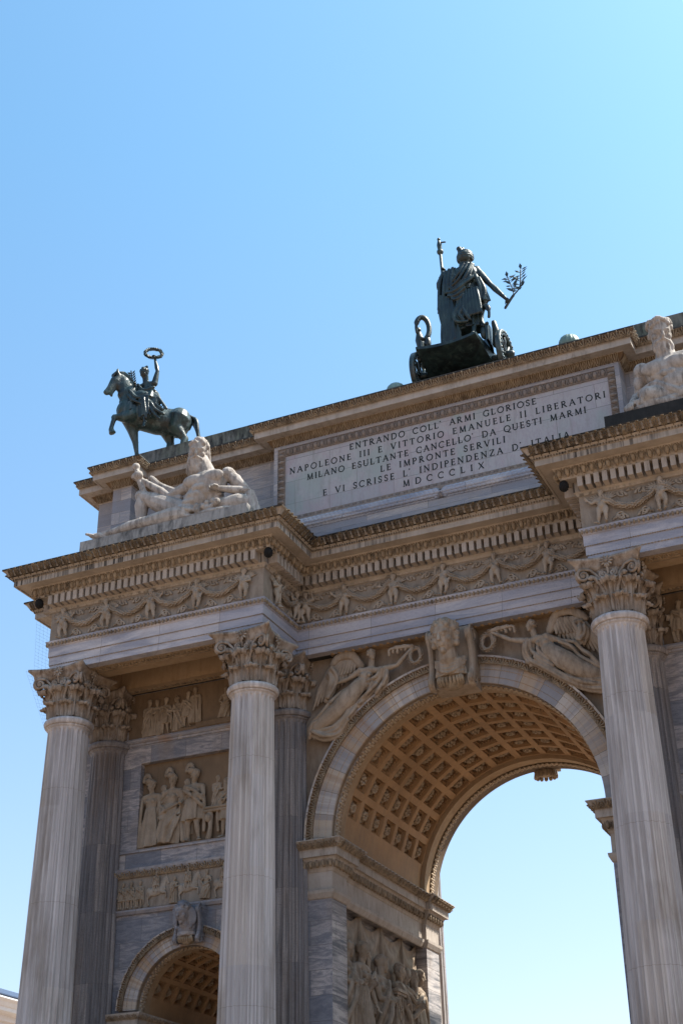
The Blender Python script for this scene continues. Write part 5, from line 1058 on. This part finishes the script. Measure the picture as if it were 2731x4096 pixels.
# ---- bronze chariot with the goddess seen from behind
t = thing('chariot_statue', (.55, 1.6, 24.72), 'dark bronze chariot with a robed goddess seen from behind holding an olive branch', 'statue')
m = MB()
nx, ny = 13, 9; V = []
for lay in (0, -.10):
    for j in range(ny):
        for i in range(nx):
            q = i/(nx-1)*2-1; r = j/(ny-1); x = .36+q*(.96+.12*r)+.12*r; y = .48+2.1*r; z = 25.42-.10*(1-q*q)*(1-r)+.02*r+(-.45*r if lay else 0)+lay*(1+3.5*r)*(1-.25*abs(q)**4); V.append((x, y, z))
N = nx*ny; F = []
for j in range(ny-1):
    for i in range(nx-1): a = j*nx+i; F += [(a, a+1, a+nx+1, a+nx), (N+a, N+a+nx, N+a+nx+1, N+a+1)]
for j in range(ny-1): a = j*nx; F += [(a, a+nx, N+a+nx, N+a), (a+nx-1, N+a+nx-1, N+a+2*nx-1, a+2*nx-1)]
for i in range(nx-1): F += [(i, N+i, N+i+1, i+1), (N-nx+i, N-nx+i+1, 2*N-nx+i+1, 2*N-nx+i)]
m.add(V, F); m.add(*tube([(-.9, 1.65, 25.12), (1.9, 1.65, 25.12)], .09, 10))
ch = obj('chariot_floor', m, M['bronze'], t)
m = MB()
th_ = np.linspace(0, PI, 19); V = []
for z in (0, 1):
    for k, R_ in enumerate((1.0, .93)):
        V += [(.45-R_*1.12*math.cos(a), .95+R_*1.7*math.sin(a)**.8, 25.36+z*(.62+.5*math.sin(a))) for a in th_]
n_ = 19; F = [(i, i+1, 2*n_+i+1, 2*n_+i) for i in range(n_-1)]+[(n_+i, 3*n_+i, 3*n_+i+1, n_+i+1) for i in range(n_-1)]+[(2*n_+i, 2*n_+i+1, 3*n_+i+1, 3*n_+i) for i in range(n_-1)]
m.add(V, F+[(0, 2*n_, 3*n_, n_), (n_-1, 2*n_-1, 4*n_-1, 3*n_-1)]); obj('chariot_body', m, M['bronze'], t, False)
for s, cx, lean in ((-1, -.62, -.10), (1, 1.50, .10)):
    m = MB(); c = A((cx, 1.25 if s < 0 else 1.0, 26.62 if s < 0 else 26.25)); P = [c+A((s*.02+.14*math.sin(a)*.6, .36*math.sin(a)*.5, .42*math.cos(a))) for a in np.linspace(-.5, 2*PI-1.6, 24)]
    P = [c+A((-s*.17*math.cos(a), .12*math.cos(a), (.42 if s < 0 else .34)*math.sin(a)+.02)) for a in np.linspace(-1.9, 3.6, 26)]
    m.add(*tube(P, [.06]*4+[.085]*18+[.05]*4, 8)); m.add(*ell(c+A((-s*.1, .1, -.5)), (.12, .12, .25))); m.add(*tube([c+A((s*.18, .25, -.12)), c+A((s*.22, .3, -.4)), c+A((s*.2, .3, -.9))], [.08, .11, .12], 8))
    obj('side_rail', m, M['bronze'], t, True)
def wheel(x, y, z, r):
    m = MB(); L = 40; th = np.arange(L)*2*PI/L; V = []; pr = [(r, -.07), (r, .07), (r*.97, .085), (r*.80, .085), (r*.77, .06), (r*.77, -.06), (r*.80, -.085), (r*.97, -.085)]
    for q, h_ in pr: V += [(x+h_, y+q*math.cos(t_), z+q*math.sin(t_)) for t_ in th]
    K_ = len(pr); m.add(V, [(i*L+j, i*L+(j+1) % L, ((i+1) % K_)*L+(j+1) % L, ((i+1) % K_)*L+j) for i in range(K_) for j in range(L)])
    o = obj('wheel', m, M['patina'], t, True); m = MB()
    for i in range(8):
        a = 2*PI*i/8+.2; d = A((0, math.cos(a), math.sin(a))); c = A((x, y, z)); m.add(*tube([c+d*r*.15, c+d*r*.4, c+d*r*.55, c+d*r*.78], [.05, .04, .07, .04], 8))
    obj('spokes', m, M['bronze'], o, True)
    m = MB(); m.add(*tube([(x-.16, y, z), (x+.16, y, z)], [.15, .12], 14)); m.add(*ell((x+.18, y, z), .1)); obj('hub', m, M['bronze'], o, True)
    m = MB()
    for i in range(28): a = 2*PI*i/28; m.add(*ell((x+.09, y+r*.885*math.cos(a), z+r*.885*math.sin(a)), (.025, .045, .045), None, 7, 5))
    obj('rim_ornament', m, M['bronze'], o, True)
wheel(1.87, 1.65, 25.12, .80); wheel(-.90, 1.65, 25.12, .80)
m = MB(); m.add(*tube([(-.80, 1.5, 26.1), (-.82, 1.5, 26.4), (-.85, 1.5, 26.7)], [.11, .15, .08], 10)); m.add(*ell((-.85, 1.47, 26.78), (.09, .1, .1))); m.box(-.93, -.66, 1.4, 1.6, 25.95, 26.12); obj('axle_figure', m, M['bronze'], t, True)
# goddess
u = .40; back = A((0, -1, 0)); P = []
P += head(X(.92, 1.28, 28.82), u*1.25, (.25, 1, .05), hair='short')+[ell((.80+.05*math.cos(i*2.2), 1.22+.05*math.sin(i*2.2), 29.10+.035*i), .07) for i in range(5)]
shl, shr = X(.47, 1.28, 28.40), X(1.24, 1.26, 28.30); hip = X(.92, 1.3, 27.15)
P += torso(shl, shr, hip, u, (0, 1, 0), 1.08, True); P.append(tube([(.87, 1.26, 28.35), (.90, 1.28, 28.72)], [.24, .18], 12)); P += [ell((.68, 1.12, 28.15), (.28, .16, .3)), ell((1.05, 1.12, 28.12), (.26, .15, .3))]
P += [ell((.92, 1.24, 28.90), (.22, .25, .23)), ell((.93, 1.10, 28.78), (.20, .12, .13)), ell((.80, 1.16, 29.14), (.10, .10, .10)), ell((.76, 1.14, 29.24), (.085, .08, .08)), ell((.86, 1.2, 29.22), (.07, .07, .08))]+[tube([(.92+.255*math.cos(a)*math.cos(q), 1.24+.27*math.sin(a)*math.cos(q), 28.88+.26*math.sin(q)+.018*math.sin(a*9+j)) for a in np.linspace(PI*.9, 2.1*PI, 17)], .034, 6) for j, q in enumerate((-.45, -.15, .15, .48, .85))]; P += arm(shr, X(1.70, 1.20, 27.52), X(2.12, 1.20, 26.88), u, 1.12, curl=1.1, nor=(.2, -.3, -1)); P += arm(shl, X(-.12, 1.45, 28.18), X(.10, 1.30, 28.55), u, 1.1, curl=1.2)
P += leg(X(1.05, 1.3, 27.1), X(1.12, 1.15, 26.4), X(1.12, .95, 25.72), u, (.2, 1, 0), 1.0)+leg(X(.75, 1.3, 27.1), X(.72, 1.35, 26.3), X(.6, 1.5, 25.55), u, (0, 1, 0), 1.0)
god_ = link('goddess', sculpt(P, .022, 1, 'goddess'), M['bronze'], t)
P = [skirt((.92, 1.25, 27.7), (.98, 1.2, 26.0), .34, .38, (0, -1, 0), 12, .10, .15, m=9, dep=.75, n=72), skirt((.62, 1.35, 28.3), (.32, 1.3, 25.5), .20, .36, (0, -1, 0), 7, .16, .2, m=12, dep=.6, lean=(-.16, 0, 0))]
P += folds([[(1.2, 1.1, 28.42), (1.12, .98, 28.0), (.95, .95, 27.6)], [(1.05, 1.08, 28.5), (.9, .96, 28.1), (.72, .96, 27.65)], [(.5, 1.1, 28.45), (.48, .98, 28.0), (.5, .95, 27.6)], [(.6, 1.1, 28.45), (.62, .97, 28.0), (.66, .95, 27.7)], [(.35, .98, 27.55), (.62, .88, 27.45), (1.05, .9, 27.75), (1.25, 1.0, 27.9)],
            [(.38, 1.0, 27.42), (.65, .88, 27.3), (1.0, .9, 27.62)], [(.2, 1.1, 28.45), (.08, 1.05, 27.9), (.03, 1.05, 27.2), (.02, 1.1, 26.9)], [(.3, 1.05, 28.4), (.26, .98, 27.8), (.2, 1.0, 27.3)], [(.12, 1.1, 27.3), (.25, 1.0, 26.6), (.28, 1.02, 25.6)], [(.3, 1.0, 27.2), (.4, .95, 26.5), (.36, 1.0, 25.6)],
            [(.5, .98, 27.2), (.55, .92, 26.6), (.5, .96, 25.7)], [(1.3, 1.0, 27.9), (1.42, .98, 27.4), (1.36, 1.0, 26.9)], [(1.38, 1.05, 27.8), (1.55, 1.05, 27.3), (1.5, 1.05, 26.85)], [(.6, .9, 27.3), (.72, .86, 27.05), (.66, .9, 26.8)], [(.78, .88, 26.9), (.62, .84, 26.5), (.7, .86, 26.2), (.95, .86, 26.15)], [(.85, .86, 26.7), (.95, .82, 26.4), (1.05, .86, 26.2)]], .06, 7)
P += [skirt((.15, 1.2, 28.35), (.12, 1.15, 27.0), .14, .20, (0, -1, 0), 5, .18, .2, m=7, n=30), skirt((1.35, 1.1, 27.7), (1.45, 1.1, 26.85), .10, .20, (0, -1, 0), 5, .2, .3, m=6, n=30), ell((.72, .98, 26.4), (.24, .16, .28))]
P += [skirt((.86, 1.22, 28.42), (.88, 1.2, 27.45), .36, .44, (0, -1, 0), 8, .09, .4, m=7, n=60, dep=.62)]
B_ = [[(1.16, 1.02, 28.42), (1.05, .93, 28.05), (.86, .90, 27.72), (.56, .92, 27.55)], [(1.05, 1.02, 28.46), (.92, .92, 28.1), (.72, .90, 27.8), (.46, .95, 27.66)], [(.93, 1.0, 28.45), (.80, .92, 28.15), (.60, .92, 27.88)], [(.56, 1.0, 28.42), (.52, .92, 28.0), (.50, .94, 27.6)], [(.44, 1.0, 28.4), (.38, .95, 27.95), (.36, .96, 27.5)], [(.32, 1.02, 28.38), (.26, .98, 27.9), (.22, 1.0, 27.4)],
      [(.34, .95, 27.52), (.62, .84, 27.40), (.98, .86, 27.60), (1.22, .96, 27.82)], [(.40, .93, 27.36), (.66, .83, 27.22), (.95, .86, 27.42)], [(.52, .90, 27.2), (.70, .82, 27.05), (.86, .86, 27.2)]]
for i in range(7): x0 = .80+.085*i; B_.append([(x0, .92, 27.35), (x0+.015*i-.02, .86, 26.9), (x0+.03*i-.06, .86, 26.35)])
for i in range(6): x0 = .06+.10*i; B_.append([(x0+.04, 1.0, 27.45-.05*i), (x0+.02, .96, 26.8), (x0+.10, .96, 26.2), (x0+.12, .98, 25.6)])
B_ += [[(.70, .86, 26.8), (.56, .80, 26.5), (.66, .80, 26.2), (.92, .82, 26.12)], [(.86, .84, 26.7), (.74, .79, 26.45), (.86, .80, 26.22)], [(1.30, .98, 27.85), (1.42, .96, 27.4), (1.38, .98, 26.95)], [(1.40, 1.0, 27.75), (1.54, 1.0, 27.3), (1.50, 1.02, 26.9)]]
P += folds(B_, .058, 7)
link('drapery', sculpt(P, .016, 1, 'drapery', .25), M['bronze'], god_)
m = MB(); sc0, sc1 = X(.16, 1.22, 28.0), X(.11, 1.22, 29.32); m.add(*tube([(.2, 1.25, 26.6), sc0, sc1], .05, 8)); m.add(*ell((.105, 1.22, 29.40), .11)); m.add(*tube([(.10, 1.22, 29.5), (.09, 1.22, 29.7), (.08, 1.22, 29.84)], [.07, .085, .05], 8)); m.add(*ell((.08, 1.22, 29.92), .055)); m.add(*tube([(.1, 1.22, 29.78), (.3, 1.2, 29.72)], .028, 6))
obj('sceptre', m, M['patina'], god_, True)
m = MB(); st = spline([(2.10, 1.2, 26.52), (2.34, 1.2, 26.85), (2.60, 1.2, 27.15), (2.68, 1.2, 27.78)], 6); m.add(*tube(st, [.045]*8+[.022]*11, 6)); st2 = spline([(2.40, 1.2, 26.92), (2.36, 1.2, 27.2), (2.25, 1.2, 27.62)], 6); m.add(*tube(st2, .02, 6))
rs = np.random.default_rng(8)
for S_, n0 in ((st, 9), (st2, 4)):
    for p in S_[n0:]:
        for s in (-1, 1):
            if rs.random() < .85: m.add(*petal(p, p+A((s*rs.uniform(.14, .26), rs.uniform(-.1, .1), rs.uniform(.02, .26))), .085, .02, (0, -1, .3)))
for p in ((2.69, 1.2, 27.78), (2.24, 1.2, 27.62)): m.add(*petal(p, A(p)+A((-.02, 0, .27)), .11, .02))
obj('olive_branch', m, M['bronze'], god_)
# domes on the parapet
for x, z, mt, lab in ((4.02, 24.35, 'pale', 'green ribbed bronze dome on the parapet right of the chariot'), (-1.42, 24.24, 'pale', 'pale ribbed dome barely showing above the parapet left of the chariot')):
    m = MB(); V, F = ell((0, 0, 0), (.30, .30, .30), n=48, m=14); r = 1+.05*np.cos(np.arctan2(V[:, 1], V[:, 0])*16); V[:, 0] *= r; V[:, 1] *= r
    m.add(V+A((x, .85, z)), F); m.add(*tube([(x, .85, 23.80), (x, .85, z)], [.16, .12], 10)); tag(obj('bronze_dome', m, M[mt], None, True), lab, 'dome', 'ribbed domes on the parapet')
# ------------------------------------------------------------------ spandrel victories (winged figures carved over the arch)
def victory(J, side):
    u = .30; g = lambda k, dy=0: A((J[k][0], .60+dy, J[k][1])); s = side; P = []
    P += head(g('head', -.02), u, (s*1., -.62, -.05), (-s*.1, 0, 1), hair='bun', fem=True); P.append(tube([g('neck', .05)-A((0, 0, .12)), g('head', .02)], [.10, .085], 10))
    P += torso(g('shb', .02), g('shf', .02), g('hip', .08), u, (s*.2, -1, 0), 1.0, True)
    P += arm(g('shf', .02), g('elf', -.02), g('haf', -.04), u, 1.05, curl=.9)+arm(g('shb', .0), g('elb', .0), g('hab', .02), u, 1.05, curl=.8)
    P += leg(g('hip', .05), g('knee', -.08), g('ank', .05), u, (-s*.8, -.2, -.6), 1.05)+leg(g('hip', .12), g('knee2', .05), g('ank2', .12), u, (-s*.8, -.1, -.5), 1.0)
    a, b, c = g('waist'), g('knee', -.04), g('ank', .05)
    P += [tube([a, (a+b)/2+A((0, -.03, -.02)), b, (b+c)/2, c], [.21, .27, .24, .22, .19], 14, sq=((0, 1, 0), .8))]
    return P
VL = dict(head=(-2.33, 15.66), neck=(-2.37, 15.40), shb=(-2.68, 15.24), shf=(-2.12, 15.17), elf=(-1.57, 15.20), haf=(-1.19, 15.56), elb=(-3.05, 15.07), hab=(-3.36, 15.02), waist=(-2.66, 14.86), hip=(-2.84, 14.68), knee=(-3.36, 14.20), ank=(-4.05, 13.83), knee2=(-3.25, 14.0), ank2=(-3.95, 13.72))
VR = dict(head=(2.25, 15.62), neck=(2.33, 15.38), shb=(2.63, 15.24), shf=(2.18, 15.19), elf=(1.66, 15.33), haf=(1.22, 15.60), elb=(3.05, 15.03), hab=(3.44, 14.94), waist=(2.66, 14.86), hip=(2.90, 14.68), knee=(3.46, 14.16), ank=(4.05, 13.86), knee2=(3.2, 14.0), ank2=(3.95, 13.7))
FL = dict(L=[[(-2.05, 15.2), (-2.2, 14.95), (-2.7, 14.88), (-3.2, 14.72), (-3.55, 14.45)], [(-2.0, 15.15), (-2.15, 14.85), (-2.65, 14.78), (-3.1, 14.6)], [(-1.98, 15.15), (-1.95, 14.9), (-2.1, 14.6), (-2.2, 14.5)], [(-1.9, 15.2), (-1.86, 14.95), (-1.98, 14.7)], [(-2.2, 14.75), (-2.5, 14.5), (-2.75, 14.35), (-2.9, 14.1), (-3.1, 13.9)], [(-2.3, 14.8), (-2.55, 14.45), (-2.7, 14.3)],
              [(-2.85, 14.5), (-2.95, 14.2), (-3.2, 13.85), (-3.5, 13.72)], [(-3.0, 14.3), (-3.15, 13.95), (-3.5, 13.75), (-3.9, 13.74)], [(-3.1, 13.95), (-3.4, 13.66), (-3.8, 13.62), (-4.05, 13.7)], [(-3.05, 13.85), (-3.35, 13.56), (-3.75, 13.52), (-4.1, 13.7)], [(-3.5, 14.4), (-3.8, 14.05), (-4.1, 13.9), (-4.2, 13.65)], [(-3.55, 14.5), (-3.85, 14.15), (-4.12, 13.98), (-4.22, 13.8)], [(-3.5, 15.45), (-3.38, 15.2), (-3.45, 14.95), (-3.62, 14.6)], [(-3.58, 15.42), (-3.46, 15.2), (-3.52, 14.95), (-3.66, 14.62)], [(-3.64, 15.38), (-3.54, 15.18), (-3.6, 14.9), (-3.72, 14.65)]],
          R=[[(2.12, 15.25), (2.08, 14.95), (2.15, 14.7), (2.4, 14.45)], [(2.05, 15.1), (2.0, 14.85), (2.1, 14.6)], [(2.2, 15.2), (2.2, 14.95), (2.4, 14.7), (2.75, 14.4)], [(2.45, 15.15), (2.4, 14.9), (2.6, 14.65), (2.95, 14.45)], [(2.3, 14.7), (2.65, 14.35), (3.1, 14.05), (3.6, 13.85), (4.1, 13.75)], [(2.4, 14.55), (2.8, 14.2), (3.2, 13.92), (3.7, 13.72), (4.15, 13.62)], [(2.6, 14.45), (3.0, 14.1), (3.4, 13.85), (3.9, 13.65)], [(2.2, 14.62), (2.6, 14.3), (3.1, 13.92), (3.6, 13.65), (4.15, 13.5)],
             [(3.0, 15.0), (3.3, 14.8), (3.45, 14.55), (3.75, 14.3), (4.0, 14.1)], [(3.4, 14.9), (3.55, 14.7), (3.75, 14.5), (3.95, 14.2)], [(3.45, 15.0), (3.5, 15.2), (3.42, 15.45), (3.6, 15.5)], [(3.5, 15.0), (3.58, 15.2), (3.55, 15.42)], [(3.55, 14.95), (3.66, 15.15), (3.68, 15.35)], [(2.8, 14.9), (3.05, 14.72), (3.25, 14.45), (3.4, 14.2)]])
for key, J, s in (('L', VL, 1), ('R', VR, -1)):
    v = link('winged_victory', sculpt(victory(J, s), .017, 1, 'winged_victory'), M['victory'], arch)
    m = MB()
    P = folds([[(x, .56-.05*math.sin(i*1.7+q*2), z) for q, (x, z) in enumerate(p)] for i, p in enumerate(FL[key])], .055, 8)
    P += folds([[(x-.05*s, .66, z-.07) for x, z in p] for p in FL[key]], .06, 7)
    link('drapery', sculpt(P, .017, 0, 'drapery'), M['victory'], v)
    m = MB(); root = A((-s*2.72, .72, 15.45))
    top = [(-s*2.95, 15.78), (-s*3.3, 15.80), (-s*3.55, 15.62)] if s > 0 else [(2.95, 15.86), (3.35, 15.86), (3.7, 15.6)]
    m.add(*tube(spline([root, (top[0][0], .66, top[0][1]), (top[1][0], .64, top[1][1]), (top[2][0], .68, top[2][1])], 5), [.12]*5+[.14]*5+[.12]*5+[.09], 9, sq=((0, 1, 0), .6)))
    for i in range(11):
        q = i/10; b0 = A((-s*(2.85+.75*q), .72, 15.68-.12*q*q)); L = .55+.75*q; a = R(8+40*(1-q)); tip = b0+A((-s*(.10+.55*q)*.9, .05, -L*.86)); m.add(*tube([b0, (b0+tip)/2+A((-s*.06, -.03, 0)), tip], [.09, .085, .03], 7, sq=((0, 1, 0), .45)))
    for i in range(9):
        q = i/8; b0 = A((-s*(2.85+.6*q), .68, 15.72-.08*q)); tip = b0+A((-s*(.05+.2*q), 0, -.40)); m.add(*tube([b0, tip], [.075, .04], 7, sq=((0, 1, 0), .5)))
    obj('wing', m, M['victory'], v, True)
    c = A((-s*1.03, .60, 15.38)); m = leafy([c+A((.16*math.cos(a), -.03+.03*math.sin(a), .22*math.sin(a))) for a in np.linspace(0, 2*PI, 27)], .065, .09, 5, 6, .05)
    for i in range(5): m.add(*tube(spline([(-s*(1.1+.0*i), .55, 15.66), (-s*(1.25+.12*i), .54, 15.7+.03*(i % 2)), (-s*(1.32+.12*i), .58, 15.62-.02*i+.05*(i % 2))], 3), .04, 6))
    obj('wreath', m, M['victory'], v)
# ------------------------------------------------------------------ bird netting and the pavilion behind
m = MB(); p = [A((-12.35, -2.3, 18.1)), A((-12.35, -.9, 18.1)), A((-11.78, -2.15, 15.92)), A((-11.72, -1.3, 14.45))]
q0, q1, q2 = A((-11.78, -2.0, 17.95)), A((-11.64, -2.05, 15.95)), A((-11.64, -1.35, 14.45))
def netpanel(a, b, c, d, n, k):
    for i in range(n+1): t_ = i/n; m.add(*tube([a+(b-a)*t_, d+(c-d)*t_], .0017, 4, False))
    for i in range(k+1): t_ = i/k; m.add(*tube([a+(d-a)*t_, b+(c-b)*t_], .0017, 4, False))
netpanel(q0, A((-11.5, -1.3, 17.8)), A((-11.5, -1.2, 15.95)), q1, 6, 18); netpanel(A((-11.80, -2.2, 15.86)), A((-11.5, -1.2, 15.86)), A((-11.45, -1.27, 14.47)), q2, 6, 14)
tag(obj('bird_net', m, M['net']), 'thin bird netting stretched at the left end under the cornice', 'netting')
pv = thing('pavilion', (-40, 25, GZ), 'cream pavilion with moulded eaves and bluish roof edge, lower left corner behind the columns', 'building')
m = MB(); m.box(-50, -31.1, 4, 46, GZ, 11.5); obj('wall', m, M['stucco'], pv)
m = MB(); PP = [(-31.1, 4), (-31.1, 46), (-50, 46), (-50, 4)]
sweep(m, PP, [(.003, 11.2), (.05, 11.3), (.05, 11.62), (.25, 11.66), (.30, 11.9), (.75, 11.96), (.80, 12.12), (.84, 12.14), (.95, 12.3), (1.1, 12.42), (1.1, 12.48), (-1, 12.5)], True)
obj('cornice', m, M['cornice'], pv)
m = MB(); e = 1.02; m.add([(-31.1+e, 4-e, 12.5), (-31.1+e, 46+e, 12.5), (-50-e, 46+e, 12.5), (-50-e, 4-e, 12.5), (-36, 14, 14.6), (-36, 36, 14.6), (-45, 36, 14.6), (-45, 14, 14.6)], [(0, 1, 5, 4), (1, 2, 6, 5), (2, 3, 7, 6), (3, 0, 4, 7), (4, 5, 6, 7)])
m.add(*tube([(-30.05, 3, 12.56), (-30.05, 47, 12.56)], .06, 8)); obj('roof', m, M['slate'], pv)
